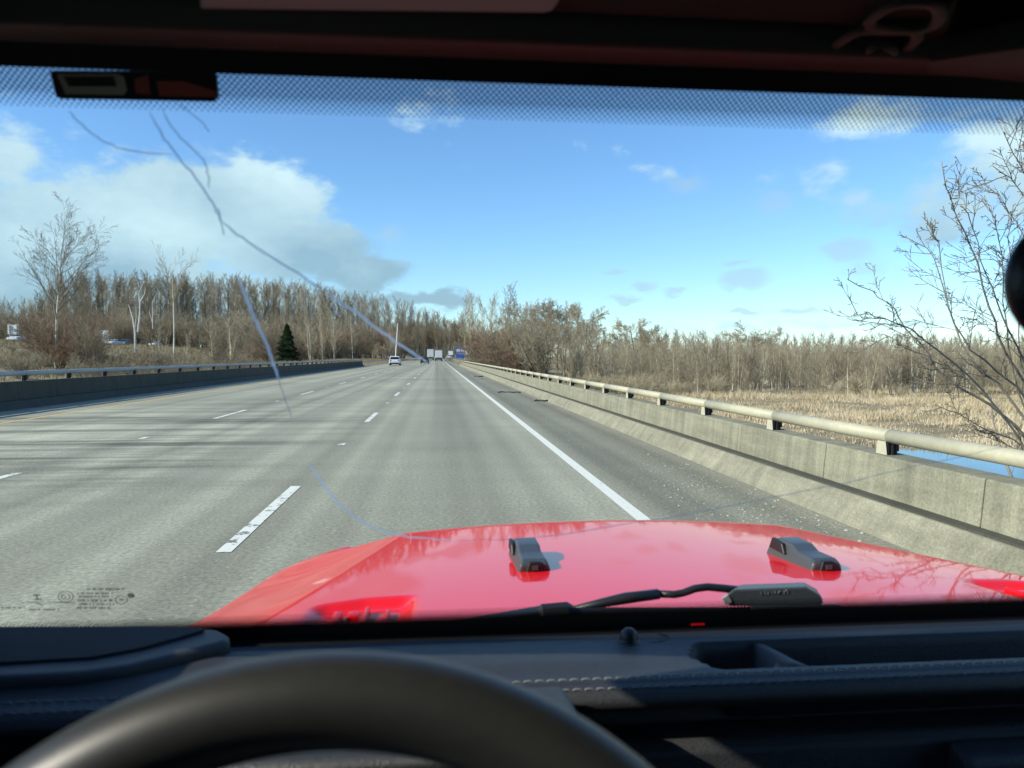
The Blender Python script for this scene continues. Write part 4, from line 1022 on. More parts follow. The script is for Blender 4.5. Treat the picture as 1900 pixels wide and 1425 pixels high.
# hood bumpers
def hood_bumper(x, y):
    zb = float(hz(x, y)) - .006
    zf = float(hz(x, y + .2)) - .006
    m = MB(); prof = [(0, 0), (-.002, .019), (.012, .027), (.070, .030), (.095, .040), (.150, .044), (.180, .037), (.195, .0)]
    n = len(prof); L_ = []
    for sx in (-1, 1):
        for (p, q) in prof:
            hw = .032 - .009 * min(q / .03, 1); L_.append((x + sx * hw, y + p, zb + (zf - zb) * p / .2 + q))
    m.add(L_, [tuple(range(n)), tuple(range(2 * n - 1, n - 1, -1))] + [(i, (i + 1) % n, n + (i + 1) % n, n + i) for i in range(n)])
    o = fin(m.build('hood_bumper', MAT['greyplastic'], None, bevel=.006, seg=3))
    s = MB(); s.prism([(x - .016, zb + .004), (x - .010, zb + .024), (x + .010, zb + .024), (x + .016, zb + .004)], y - .006, y + .004, 'y'); fin(s.build('nozzle', MAT['rubber'], None, bevel=.002), o)
    s = MB(); s.box(x - .005, x + .006, y - .0085, y - .0062, zb + .010, zb + .018); fin(s.build('jet', MAT['greyplastic'], None), o)
    # side opening near the front end
    s = MB(); 
    s.prism([(y + .105, zb + .008), (y + .118, zb + .028), (y + .160, zb + .030), (y + .175, zb + .006)], x - .0322, x - .024, 'x'); fin(s.build('slot', MAT['rubber'], None, bevel=.003), o)
hood_bumper(.173, 1.375); hood_bumper(.697, 1.315)
# glass -----------------------------------------------------------------
GT, GB = Vector((0, .60, H + .2157)), Vector((0, .95, H - .335))
gdir = (GT - GB).normalized(); gn = Vector((0, -gdir.z, gdir.y))  # towards the inside
if gn.y > 0: gn = -gn
def onglass(px, py, off=0):
    d = ray(px, py); o = Vector((0, 0, H)); c = GB + gn * off
    t = (c - o).dot(gn) / d.dot(gn); return o + d * t
def gpt(x, v, off=0):
    """x across, v metres up the glass from its lower edge"""
    p = GB + gdir * v + gn * off; return Vector((x, p.y, p.z))
GL = (GT - GB).length
def pane(x0b, x1b, x0t, x1t, va, vb, off, th):
    vs = [gpt(x0b, va, off), gpt(x1b, va, off), gpt(x1t, vb, off), gpt(x0t, vb, off)]
    vs += [v - gn * th for v in vs]
    return MB().add(vs, [(0, 1, 2, 3), (7, 6, 5, 4), (0, 4, 5, 1), (1, 5, 6, 2), (2, 6, 7, 3), (3, 7, 4, 0)])
LB, LT = -.60, -.40; RB, RT = 2 * XC - LB, 2 * XC - LT
gl = fin(pane(LB, RB, LT, RT, -.04, GL + .03, 0, .005).build('windshield', MAT['glass'], None))
def printband(name, va, vb, m, off=.0012):
    me = bpy.data.meshes.new(name); k = lambda v, a, b: a + (b - a) * v / GL
    c = [(k(va, LB, LT), va), (k(va, RB, RT), va), (k(vb, RB, RT), vb), (k(vb, LB, LT), vb)]
    me.from_pydata([tuple(gpt(x, v, off)) for x, v in c], [], [(0, 1, 2, 3)]); uv = me.uv_layers.new(name='UVMap')
    for i, (x, v) in enumerate(c): uv.data[i].uv = (x, v)
    me.update(); return fin(link_mesh(name, me, m), gl)
# the upper printed band ends where the picture shows rows thinning out
vt = (onglass(950, 152) - GB).dot(gdir); vm = (onglass(950, 195) - GB).dot(gdir); vb_ = (onglass(950, 222) - GB).dot(gdir)
P = .0046
printband('sun_band', vm, GL + .02, dots_mat('dot_print_dense', P, vm, vt, .33, .335))
printband('sun_band_fade', vb_, vm, dots_mat('dot_print_fade', P, vb_, vm, .17, .31))
v1_ = (onglass(420, 1142) - GB).dot(gdir); v0_ = (onglass(420, 1167) - GB).dot(gdir)
P2 = .0046
printband('lower_dot_band', v0_, v1_, dots_mat('dot_print_lower', P2, v0_, v1_, .52, .16, (.01, .01, .01), 1.0))
o = pane(LB, RB, LB, RB, -.04, v0_, .0012, .0008).build('lower_black_band', MAT['rubber'], None); fin(o, gl)
# cracks: thin ribbons in the inner face
def crack(pts, wpx, m, taper=True, name='crack'):
    n = len(pts); P_ = []
    # smooth with Catmull-Rom
    Z = [pts[0]] + list(pts) + [pts[-1]]
    for i in range(1, n):
        for k in range(5):
            t = k / 5; a, b, c, d = [np.array(Z[i + q], float) for q in (-1, 0, 1, 2)]
            P_.append(.5 * ((2 * b) + (c - a) * t + (2 * a - 5 * b + 4 * c - d) * t * t + (3 * b - a - 3 * c + d) * t ** 3))
    P_.append(np.array(pts[-1], float)); jr = np.random.default_rng(int(pts[0][0])); P_ = [p + jr.normal(0, .9, 2) * (1 if 0 < i < len(P_) - 1 else 0) for i, p in enumerate(P_)]; q3 = [onglass(p[0], p[1], .0022 if wpx > 1.5 else .0026) for p in P_]; V = []; N_ = len(q3)
    for i, p in enumerate(q3):
        d = (q3[min(i + 1, N_ - 1)] - q3[max(i - 1, 0)]).normalized(); s = d.cross(gn).normalized(); e = min(i, N_ - 1 - i) / (N_ * .18)
        w_ = wpx * .00028 * (min(1, .25 + e) if taper else 1); V += [tuple(p + s * w_), tuple(p - s * w_)]
    me = quads_mesh(name, V, [(2 * i, 2 * i + 1, 2 * i + 3, 2 * i + 2) for i in range(N_ - 1)])
    return fin(link_mesh(name, me, m), gl)
crack([(277, 206), (300, 250), (330, 290), (370, 340), (398, 385), (412, 413)], 4.2, MAT['crack'])
crack([(410, 411), (440, 435), (500, 475), (560, 512), (610, 546)], 4.6, MAT['crack'])
crack([(608, 545), (640, 566), (700, 610), (750, 645), (795, 675)], 5.5, MAT['crack_pale'])
crack([(404, 385), (410, 410), (416, 437)], 4, MAT['crack'])
crack([(300, 200), (318, 235), (348, 268), (376, 296), (386, 325), (388, 350)], 4, MAT['crack'])
crack([(330, 192), (362, 216), (380, 234), (388, 246)], 3, MAT['crack'])
crack([(128, 205), (145, 225), (190, 260), (240, 279), (320, 287)], 4, MAT['crack'])
crack([(440, 512), (458, 556), (488, 625), (505, 670), (519, 708)], 5.5, MAT['crack_pale'])
crack([(572, 858), (590, 885), (620, 925), (660, 960), (700, 981), (760, 996), (850, 1003)], 6, MAT['crack_pale'])
crack([(848, 1003), (1000, 996), (1200, 967), (1400, 930), (1550, 900), (1700, 865), (1900, 822)], 4.2, MAT['crack'])
crack([(516, 700), (530, 745), (540, 775)], 3, MAT['crack'])
# crack highlights painted as ribbons; then faint printed maker's marks in the lower corner
for pth in ([(277, 206), (300, 250), (330, 290), (370, 340), (398, 385), (412, 413)], [(410, 411), (440, 435), (500, 475), (560, 512), (610, 546)], [(608, 545), (640, 566), (700, 610), (750, 645), (795, 675)],
            [(440, 512), (458, 556), (488, 625), (505, 670), (519, 708)], [(572, 858), (590, 885), (620, 925), (660, 960), (700, 981), (760, 996), (850, 1003)]):
    crack([(a + 1.2, b - .6) for a, b in pth], 1.3, MAT['glint'], name='crack_highlight')
def etch():
    m = MB()
    def stroke(x0, y0, x1, y1, w_):
        a, b = onglass(x0, y0, .0018), onglass(x1, y1, .0018); d = (b - a).normalized(); s = d.cross(gn).normalized() * w_ * .00048
        m.add([a + s, b + s, b - s, a - s], [(0, 1, 2, 3)])
    def ring(cx, cy, r, w_):
        for j in range(16):
            a, b = 2 * math.pi * j / 16, 2 * math.pi * (j + 1) / 16
            stroke(cx + r * math.cos(a), cy + r * .72 * math.sin(a), cx + r * math.cos(b), cy + r * .72 * math.sin(b), w_)
    ring(122, 1107, 14, 1.2); ring(122, 1107, 8, 1); ring(118, 1108, 4, 1)
    ring(225, 1113, 11, 1.3); stroke(221, 1113, 231, 1112, 2.5)
    ring(243, 1105, 5, 2.6); stroke(241, 1105, 246, 1105, 3)
    r = random.Random(3)
    def row(x0, x1, y, h):
        x = x0
        while x < x1:
            stroke(x, y - h / 2, x + r.uniform(-.6, .6), y + h / 2, 1.3)
            if r.random() < .5: stroke(x, y, x + 2.4, y, 1.1)
            x += r.choice((3.2, 3.6, 6.5))
    row(163, 232, 1093, 4); row(145, 208, 1101, 3.5); row(147, 206, 1107, 3.5); row(146, 210, 1114, 4.5); row(148, 212, 1121, 3.5); row(144, 210, 1128, 3.5)
    stroke(39, 1118, 82, 1117, 1.3); stroke(88, 1117, 140, 1119, 1.6); row(55, 110, 1131, 3.2); row(5, 48, 1128, 3.2)
    stroke(62, 1104, 75, 1104, 2.6); stroke(68, 1104, 69, 1112, 2); stroke(63, 1113, 78, 1112, 2); stroke(66, 1118, 80, 1124, 1.5)
    fin(m.build('glass_marking', MAT['etch'], None), gl)
etch()
# frame round the glass, one continuous ring with rounded openings
def frame():
    def rr(x0b, x1b, x0t, x1t, va, vb, rad, k=8):
        cs = [(x0b, va), (x1b, va), (x1t, vb), (x0t, vb)]; out = []
        for i in range(4):
            p = np.array(cs[i]); a = np.array(cs[i - 1]) - p; b = np.array(cs[(i + 1) % 4]) - p; a /= np.linalg.norm(a); b /= np.linalg.norm(b)
            for j in range(k + 1):
                t = j / k; q = p + a * rad * (1 - t) ** 2 + b * rad * t ** 2; out.append(q)
        return out
    vti = (onglass(950, 148) - GB).dot(gdir)
    inn = rr(LB + .03, RB - .03, LT + .038, RT - .038, -.012, vti, .05); outr = rr(LB - .07, RB + .07, LT - .07, RT + .07, -.10, GL + .07, .06); n = len(inn)
    m = MB(); vs = [gpt(x, v, .012) for x, v in inn] + [gpt(x, v, .020) for x, v in outr] + [gpt(x, v, -.006) for x, v in inn] + [gpt(x, v, -.03) for x, v in outr]
    fs = []
    for i in range(n):
        j = (i + 1) % n; fs += [(i, j, n + j, n + i), (2 * n + j, 2 * n + i, 3 * n + i, 3 * n + j), (i, 2 * n + i, 2 * n + j, j), (n + i, n + j, 3 * n + j, 3 * n + i)]
    m.add(vs, fs); fin(m.build('windshield_frame', MAT['rubber'], None, smooth=False))
frame()
# cowl, wiper -------------------------------------------------------------
fin(MB().prism([(.955, H - .36), (.965, H - .345), (.985, H - .352), (1.03, H - .385), (1.03, H - .44), (.955, H - .44)], LB - .05, RB + .05, 'x').build('cowl', MAT['blackplastic'], None, bevel=.004))
a = atY(1284, 1160, .925); a2 = atY(1308, 1160, .925)
fin(MB().box(a.x, a2.x, .926, .928, a.z - .0009, a.z + .0009).build('hood_red_strip', MAT['red'], None))  # added strip standing for red hood paint showing through a gap
def wp(px, py, Y=1.0): return tuple(atY(px, py, Y))
bl = fin(MB().tube([wp(1008, 1144, .990), wp(1300, 1145, .990), wp(1600, 1143, .990), wp(1893, 1144, .990)], [.0105, .0115, .0115, .0105], 8, flat=1.15).build('wiper_blade', MAT['blackplastic'], None))
fin(MB().tube([wp(1002, 1140, .985), wp(1006, 1138, .985), wp(1052, 1134, .985), wp(1058, 1136, .985)], [.010, .0125, .0125, .010], 8).build('end_cap', MAT['blackplastic'], None, smooth=False), bl)
fin(MB().tube([wp(1835, 1132, .985), wp(1850, 1130, .985), wp(1882, 1136, .985)], [.006, .009, .008], 8).build('end_cap', MAT['blackplastic'], None), bl)
fin(MB().tube([wp(1395, 1135, .982), wp(1560, 1133, .982)], [.0085, .0085], 8).build('blade_joint', MAT['greyplastic'], None), bl)
m = MB(); q = [Vector(atY(a, b, .995)) for a, b in [(820, 1166), (900, 1152), (1008, 1133), (1060, 1131), (1060, 1168)]]
m.add(q + [v + Vector((0, .03, -.002)) for v in q], [(0, 1, 2, 3, 4), (9, 8, 7, 6, 5)] + [(i, 5 + i, 5 + (i + 1) % 5, (i + 1) % 5) for i in range(5)]); fin(m.build('cowl_cover', MAT['rubber'], None, bevel=.003))
arm = fin(MB().tube([wp(1045, 1134, 1.0), wp(1120, 1118, 1.0), wp(1160, 1110, 1.0), wp(1222, 1102, 1.0)], [.004, .0075, .0092, .0085], 10, flat=.8).build('wiper_arm', MAT['blackplastic'], None, smooth=True))
fin(MB().tube([wp(1222, 1102, 1.0), wp(1252, 1103, 1.0), wp(1268, 1100, 1.0), wp(1290, 1092, 1.0), wp(1312, 1089, 1.0), wp(1345, 1092, 1.01), wp(1400, 1098, 1.02)], [.0050, .0050, .0050, .0052, .0052, .0055, .0055], 10).build('rod', MAT['blackplastic'], None, smooth=True), arm)
def wiper_block():
    # faceted housing
    top = [(1372, 1090), (1493, 1083), (1523, 1101), (1528, 1114), (1345, 1119), (1342, 1108)]
    Yf = .985; f = [Vector(atY(a, b, Yf)) for a, b in [(1354, 1125), (1338, 1113), (1360, 1094), (1496, 1089), (1523, 1105), (1529, 1118), (1520, 1126)]]
    bk = [Vector(atY(a, b, 1.03)) for a, b in [(1358, 1110), (1352, 1100), (1374, 1084), (1492, 1080), (1514, 1092), (1520, 1104), (1514, 1111)]]
    n = len(f); m = MB(); m.add(f + bk, [tuple(range(n))[::-1], tuple(range(n, 2 * n))] + [(i, (i + 1) % n, n + (i + 1) % n, n + i) for i in range(n)])
    o = fin(m.build('wiper_cover', MAT['greyplastic'], None, bevel=.003))
    w_ = [Vector(atY(a, b, Yf - .0015)) for a, b in [(1341, 1111), (1351, 1105), (1358, 1116), (1348, 1124)]]
    m = MB(); m.add(w_ + [v + Vector((0, .006, 0)) for v in w_], [(0, 1, 2, 3), (7, 6, 5, 4), (0, 4, 5, 1), (1, 5, 6, 2), (2, 6, 7, 3), (3, 7, 4, 0)]); fin(m.build('pale_facet', MAT['galv'], None), o)
    # shallow embossed lettering, too worn to read
    m = MB(); r = random.Random(8)
    for x0, x1_, y0_, y1_ in ((1411, 1413, 1098, 1103), (1418, 1421, 1097, 1103), (1425, 1425, 1098, 1103), (1431, 1434, 1097, 1101), (1438, 1438, 1096, 1101), (1447, 1443, 1096, 1101), (1453, 1456, 1097, 1102), (1459, 1456, 1094, 1098), (1461, 1462, 1095, 1101)):
        a, b = Vector(atY(x0, y0_, Yf - .0008)), Vector(atY(x1_, y1_, Yf - .0008)); m.tube([a, b], .00035, 4)
    fin(m.build('embossed_letters', MAT['trailer_grey'], None), o)
wiper_block()
# dashboard ---------------------------------------------------------------
def dash():
    prof = [(.955, -.36), (.935, -.352), (.920, -.342), (.905, -.336), (.890, -.336), (.880, -.333), (.868, -.331), (.83, -.330), (.78, -.329), (.758, -.3275), (.750, -.328), (.742, -.3295), (.735, -.334), (.731, -.341), (.733, -.349), (.741, -.354), (.775, -.357), (.785, -.37), (.78, -.386), (.76, -.386), (.747, -.388), (.737, -.397), (.731, -.43), (.727, -.50), (.725, -.62)]
    pf = []
    for i in range(len(prof) - 1):
        L_ = math.dist(prof[i], prof[i + 1]); k = max(1, int(L_ / .004))
        for j in range(k): t = j / k; pf.append((prof[i][0] + (prof[i + 1][0] - prof[i][0]) * t, prof[i][1] + (prof[i + 1][1] - prof[i][1]) * t))
    pf.append(prof[-1]); xs = np.arange(LB - .02, RB + .02, .006); V = []
    for x in xs:
        for (Y, z) in pf:
            if Y > .755 and z > -.34:
                # driver side binnacle bulge
                u = np.clip((.30 - x) / .16, 0, 1); w_ = np.clip((Y - .765) / .04, 0, 1) * np.clip((.90 - Y) / .06, 0, 1); u = u * u * (3 - 2 * u); w_ = w_ * w_ * (3 - 2 * w_)
                z2 = z + .006 * u * w_
                # passenger tray
                bx = np.clip((x - .275 - .5 * abs(Y - .812)) / .014, 0, 1); by = np.clip((Y - .772) / .008, 0, 1) * np.clip((.853 - Y) / .008, 0, 1)
                z = z2 - .055 * bx * by
            if .737 < Y < .765 and z > -.333:
                if abs(Y - .749) < .003: z -= .0012
            V.append((x, Y, H + z))
    n = len(pf); Q = [(i * n + j, (i + 1) * n + j, (i + 1) * n + j + 1, i * n + j + 1) for i in range(len(xs) - 1) for j in range(n - 1)]
    return fin(link_mesh('dashboard', quads_mesh('dashboard', V, Q), MAT['dash'], smooth=True))
ds = dash()
def stitches():
    m = MB()
    for Y, z in ((.758, -.3270), (.7405, -.3297)):
        x = -.60
        while x < 1.35:
            m.tube([(x, Y, H + z - .0004), (x + .0022, Y, H + z + .0008), (x + .0066, Y, H + z + .0008), (x + .0088, Y, H + z - .0004)], .00072, 5); x += .0118
    fin(m.build('stitching', MAT['thread'], None), ds)
stitches()
# speaker cover on the left
def plate(pts, z0, z1, name, m_, parent, bev=.006, inset=0, z0b=None):
    m = MB(); n = len(pts); c = Vector((sum(p.x for p in pts) / n, sum(p.y for p in pts) / n, 0))
    lo = [(p.x, p.y, z0) for p in pts]; hi = [(p.x + (c.x - p.x) * inset, p.y + (c.y - p.y) * inset, z1) for p in pts]
    m.add(lo + hi, [tuple(range(n))[::-1], tuple(range(n, 2 * n))] + [(i, (i + 1) % n, n + (i + 1) % n, n + i) for i in range(n)])
    return fin(m.build(name, m_, None, bevel=bev, seg=3), parent)
zt = H - .313
sp_pts = [atZ(a, b, zt) for a, b in [(-120, 1163), (300, 1162), (405, 1165), (426, 1176), (428, 1187), (400, 1196), (330, 1214), (240, 1236), (150, 1248), (0, 1256), (-120, 1257)]]
spk = plate(sp_pts, H - .335, zt, 'speaker_cover', MAT['dash'], ds, .008)
mesh_pts = [atZ(a, b, zt + .001) for a, b in [(-110, 1166), (280, 1165), (372, 1167), (380, 1171), (330, 1186), (260, 1205), (170, 1222), (0, 1232), (-110, 1232)]]
plate(mesh_pts, zt + .0003, zt + .0030, 'speaker_grille', MAT['mesh'], spk, .001)
# sensor dome, hairline panel, tray divider
c = atY(1167, 1187, .86); m = MB(); m.lathe((c.x, c.y, H - .3312), [(.016, 0), (.0155, .002), (.0105, .003), (.0108, .008), (.009, .014), (.005, .0175), (.001, .0185)], 24); fin(m.build('sun_sensor', MAT['blackplastic'], None, smooth=True), ds)
m = MB(); q = [atZ(a, b, H - .3300) for a, b in [(1190, 1197), (1228, 1190), (1240, 1181), (1222, 1176)]]
for i in range(3): m.tube([q[i], q[i + 1]], .0011, 5)
fin(m.build('panel_seam', MAT['rubber'], None), ds)
m = MB(); q = [atZ(a, b, H - .333) for a, b in [(1398, 1192), (1415, 1198), (1440, 1212), (1462, 1226), (1488, 1238)]]; vs = []
for i, p in enumerate(q):
    w_ = .004 + .003 * i; vs += [(p.x - w_, p.y, H - .385), (p.x - w_ * .6, p.y, p.z), (p.x + w_ * .6, p.y, p.z), (p.x + w_ * 1.4, p.y, H - .385)]
fs = []
for i in range(len(q) - 1):
    for j in range(3): fs.append((4 * i + j, 4 * i + j + 1, 4 * i + 5 + j, 4 * i + 4 + j))
fs += [(0, 1, 2, 3), tuple(4 * (len(q) - 1) + j for j in (3, 2, 1, 0))]
m.add(vs, fs); fin(m.build('tray_divider', MAT['dash'], None, smooth=True), ds)
# instrument cluster behind the wheel and lower passenger panel
cl = fin(MB().prism([(.735, H - .345), (.72, H - .315), (.66, H - .306), (.60, H - .308), (.585, H - .315), (.60, H - .34), (.70, H - .40), (.735, H - .42)], -.26, .12, 'x').build('instrument_cluster', MAT['dash'], None, bevel=.008, seg=3))
fin(MB().prism([(.700, H - .40), (.62, H - .345), (.615, H - .36), (.69, H - .43)], -.22, .08, 'x').build('gauge_glass', MAT['glassdark'], None), cl)
fin(MB().prism([(.735, H - .392), (.70, H - .40), (.69, H - .46), (.72, H - .60), (.738, H - .60)], .52, 1.30, 'x').build('glove_box', MAT['dash'], None, bevel=.02, seg=4))
# steering wheel ------------------------------------------------------------
def steering():
    tl = R(22); u = Vector((0, math.sin(tl), math.cos(tl))); n = Vector((0, -math.cos(tl), math.sin(tl))); xw = Vector((1, 0, 0))
    Rr, rt = .175, .0180; C = Vector((-.044, .232, H - .2945)); K, k2 = 128, 24; V = []; Q = []
    for i in range(K):
        a = 2 * math.pi * i / K; rd = xw * math.sin(a) + u * math.cos(a); c = C + rd * Rr
        for j in range(k2):
            b = 2 * math.pi * j / k2; V.append(tuple(c + rd * math.cos(b) * rt + n * math.sin(b) * rt * 1.12))
    Q = [(i * k2 + j, i * k2 + (j + 1) % k2, ((i + 1) % K) * k2 + (j + 1) % k2, ((i + 1) % K) * k2 + j) for i in range(K) for j in range(k2)]
    o = fin(link_mesh('steering_wheel', quads_mesh('steering_wheel', V, Q), MAT['leather'], smooth=True))
    m = MB(); hub = []
    pr = [(-.075, .045), (-.05, .07), (.05, .07), (.075, .045), (.07, -.03), (.03, -.08), (-.03, -.08), (-.07, -.03)]
    f = [C + xw * a + u * b + n * -.005 for a, b in pr]; g = [C + xw * a * 1.05 + u * b * 1.05 - n * .06 for a, b in pr]
    m.add(f + g, [tuple(range(8)), tuple(range(15, 7, -1))] + [(i, 8 + i, 8 + (i + 1) % 8, (i + 1) % 8) for i in range(8)]); fin(m.build('hub', MAT['dash'], None, bevel=.012, seg=3), o)
    for sx in (-1, 1):
        m = MB(); a = C + xw * sx * .06 - n * .02; b = C + xw * sx * (Rr - .005) - n * .004
        m.tube([a, a.lerp(b, .5), b], [.022, .016, .014], 8, flat=.6); fin(m.build('spoke', MAT['leather'], None, smooth=True), o)
    m = MB(); m.tube([C - u * .06 - n * .02, C - u * (Rr - .005) - n * .004], [.02, .014], 8, flat=.6); fin(m.build('spoke', MAT['leather'], None, smooth=True), o)
    m = MB(); m.tube([C - n * .05, C - n * .45], [.035, .04], 12); fin(m.build('column', MAT['blackplastic'], None, smooth=False), o)
steering()
# roof, header, visors, pillars, doors --------------------------------------
rf = fin(MB().box(LT - .10, RT + .10, -1.3, .60, H + .30, H + .36).build('roof', MAT['liner'], None, bevel=.02))
fin(MB().prism([(.612, H + .2200), (.597, H + .2250), (.574, H + .2200), (.566, H + .2215), (.546, H + .2202), (.536, H + .232), (.53, H + .30), (.61, H + .30)], LT - .08, RT + .08, 'x').build('header_trim', MAT['trim'], None, bevel=.004))
fin(MB().box(LT - .05, XC - .10, .30, .528, H + .232, H + .26).build('sun_visor', MAT['liner'], None, bevel=.008))
fin(MB().box(XC + .10, RT + .05, .30, .528, H + .236, H + .26).build('sun_visor', MAT['liner'], None, bevel=.008))
v = [atZ(a, b, H + .2305) for a, b in [(372, 17), (1010, 24), (1026, 20), (1036, 6), (1040, -50), (372, -60)]]
m = MB(); m.add([(p.x, p.y, H + .2300) for p in v] + [(p.x, p.y, H + .236) for p in v], [tuple(range(6)), tuple(range(11, 5, -1))] + [(i, 6 + i, 6 + (i + 1) % 6, (i + 1) % 6) for i in range(6)]); fin(m.build('vanity_cover', MAT['visor'], None, bevel=.002))
# roof latch handle at upper right
def latch():
    z = H + .226
    def oval(pts, r): 
        q = [atZ(a, b, z) for a, b in pts]; m = MB(); Z = q + [q[0], q[1]]; fine = []
        for i in range(len(q)):
            a, b, c, d = q[i - 1], q[i], q[(i + 1) % len(q)], q[(i + 2) % len(q)]
            for k in range(4):
                t = k / 4; fine.append(.5 * ((2 * b) + (c - a) * t + (2 * a - 5 * b + 4 * c - d) * t * t + (3 * b - a - 3 * c + d) * t ** 3))
        fine.append(fine[0]); m.tube(fine, r, 8, cap=False, flat=.5); return m
    o = fin(oval([(1540, 98), (1590, 60), (1650, 58), (1700, 60), (1690, 85), (1640, 100), (1590, 104)], .0045).build('roof_latch', MAT['trim'], None, smooth=True))
    fin(oval([(1612, 44), (1650, 14), (1700, 6), (1740, 14), (1738, 44), (1700, 56), (1650, 54)], .0045).build('latch_ring', MAT['trim'], None, smooth=True), o)
    q = [atZ(a, b, z - .002) for a, b in [(1600, 102), (1620, 86), (1640, 84), (1658, 92), (1668, 108)]]; m = MB(); m.tube(q, [.002, .003, .003, .003, .002], 8); fin(m.build('latch_lever', MAT['trim'], None, smooth=True), o)
    q = [atZ(a, b, z + .004) for a, b in [(1528, 106), (1600, 40), (1680, 6), (1780, 0), (1760, 60), (1700, 106)]]; m = MB(); n = 6
    m.add([(p.x, p.y, p.z) for p in q] + [(p.x, p.y, p.z + .02) for p in q], [tuple(range(n)), tuple(range(2 * n - 1, n - 1, -1))] + [(i, n + i, n + (i + 1) % n, (i + 1) % n) for i in range(n)]); fin(m.build('latch_base', MAT['liner'], None, bevel=.004), o)
latch()
m = MB(); q = [atZ(a, b, H + .221) for a, b in [(1720, 108), (1810, 95), (1900, 82), (2100, 60), (2100, 175), (1900, 150), (1800, 140), (1720, 132)]]; n = len(q)
m.add([(p.x, p.y, H + .2185) for p in q] + [(p.x, p.y, H + .24) for p in q], [tuple(range(n)), tuple(range(2 * n - 1, n - 1, -1))] + [(i, n + i, n + (i + 1) % n, (i + 1) % n) for i in range(n)]); fin(m.build('header_console', MAT['trim'], None, bevel=.003))
# mirror
mc = Vector((.415, .372, H + .039)); m = MB(); pts = []
for i in range(41):
    t = .5 - .5 * math.cos(math.pi * i / 40); x = -.123 + .246 * t; e = min(t, 1 - t); h_ = .034 * math.sqrt(max(0, 1 - (1 - min(e / .14, 1)) ** 2)); pts.append((mc + Vector((x, 0, 0)), h_))
m.tube([p for p, _ in pts], [max(h_, .002) for _, h_ in pts], 20, flat=1.0); mo = fin(m.build('rearview_mirror', MAT['blackplastic'], None, smooth=True))
for vv in mo.data.vertices: vv.co.y = (vv.co.y - (mc.y - 1)) * .45 + (mc.y - 1)
m = MB(); m.tube([mc + Vector((0, .01, .02)), mc + Vector((0, .03, .10)), (XC, .43, H + .235)], .009, 10); fin(m.build('stem', MAT['blackplastic'], None, smooth=True), mo)
# pillars, doors and hard top
for s in (-1, 1):
    X = lambda v: XC + s * v
    xt, xb = (XC - LT + .04), (XC - LB + .04)
    a, b = sorted((X(xt), X(xt + .05)))
    fin(MB().add([(X(xb), .98, H - .36), (X(xb + .06), .98, H - .36), (X(xt + .06), .60, H + .30), (X(xt), .60, H + .30), (X(xb), .90, H - .36), (X(xb + .06), .90, H - .36), (X(xt + .06), .54, H + .30), (X(xt), .54, H + .30)],
                 [(0, 1, 2, 3), (7, 6, 5, 4), (0, 4, 5, 1), (1, 5, 6, 2), (2, 6, 7, 3), (3, 7, 4, 0)]).build('pillar', MAT['liner'], None))
    x0, x1 = sorted((X(xb), X(xb + .06)))
    fin(MB().box(x0, x1, -.45, .95, H - .95, H - (.33 if s > 0 else .08)).build('door_panel', MAT['dash'], None, bevel=.02))  # left door top, out of view, raised to keep sun off the left dash
    fin(MB().box(x0, x1, -1.3, -.38, H - .95, H + .30).build('hard_top_side', MAT['liner'], None))
    xa, xb2 = sorted((X(xt), X(xt + .09))); fin(MB().prism([(-.45, H + .30), (-.45, H + .225), (.27, H + .225), (.34, H + .20), (.40, H + .125), (.58, H + .105), (.58, H + .30)], xa, xb2, 'x').build('roof_rail_sun_cut', MAT['liner'], None))  # out of view; front end dropped to trim the sun patch on the dash
fin(MB().box(LB - .1, RB + .1, -1.36, -1.3, H - .95, H + .36).build('rear_wall', MAT['liner'], None))
fin(MB().box(LB - .1, RB + .1, -1.3, .98, H - 1.0, H - .95).build('cabin_floor', MAT['liner'], None))
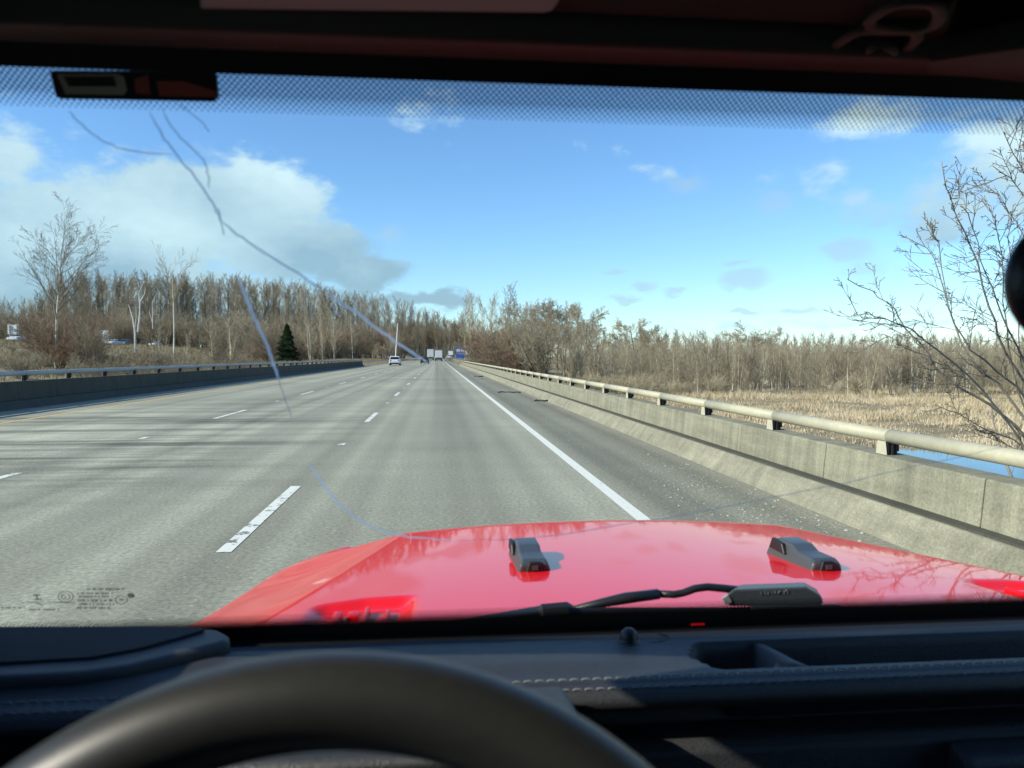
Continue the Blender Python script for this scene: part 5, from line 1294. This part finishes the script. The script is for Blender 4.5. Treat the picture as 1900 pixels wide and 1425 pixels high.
fin(MB().box(LB - .05, RB + .05, .80, .96, H - .95, H - .45).build('firewall', MAT['blackplastic'], None))
fin(MB().box(XC - .66, XC + .66, 1.02, 1.98, .62, H - .60).build('front_body', MAT['red'], None, bevel=.05))
for s in (-1, 1):
    for yw in (1.45, -.95): 
        m = MB(); m.lathe((XC + s * .76, yw, .40), [(.25, -.12), (.39, -.12), (.40, -.08), (.40, .08), (.39, .12), (.25, .12)], 28, 'x'); fin(m.build('wheel', MAT['tyre'], None))
# front seats would sit behind the camera: backs only, keep the cabin dark
for s in (-1, 1):
    m = MB().box(XC + s * .36 - .24, XC + s * .36 + .24, -.95, -.70, H - .80, H - .05); fin(m.build('seat_back', MAT['dash'], None, bevel=.05))
# toll tag stuck inside the glass
def toll():
    q = [onglass(a, b, .003) for a, b in [(96, 128), (402, 128), (408, 186), (112, 181)]]; c = sum(q, Vector()) / 4
    root = empty('toll_tag', tuple(c), 0, 'dark toll tag with grey and red labels stuck to the top left of the glass', 'toll tag')
    def pl(name, px, off, th, m_, par):
        v = [onglass(a, b, off) - c for a, b in px]; n = len(v)
        m = MB(); m.add(v + [p + gn * th for p in v], [tuple(range(n)), tuple(range(2 * n - 1, n - 1, -1))] + [(i, n + i, n + (i + 1) % n, (i + 1) % n) for i in range(n)]); o = m.build(name, m_, par); return o
    b = pl('tag_body', [(97, 131), (398, 131), (404, 140), (407, 178), (400, 186), (118, 181), (108, 176)], .003, .004, MAT['stickerglass'], root)
    pl('grey_label', [(106, 137), (218, 137), (230, 142), (236, 168), (230, 176), (122, 174)], .0072, .0006, MAT['sticker_grey'], root)
    pl('bar_label', [(118, 142), (210, 142), (216, 160), (128, 160)], .0082, .0004, MAT['stickerglass'], root)
    pl('red_label', [(250, 146), (275, 138), (280, 176), (252, 172)], .0072, .0006, MAT['sticker_red'], root)
    pl('red_label', [(290, 150), (340, 150), (400, 168), (402, 180), (296, 178)], .0072, .0006, MAT['sticker_red'], root)
toll()
print('TREES', NT[0], 'objects', len(bpy.data.objects))
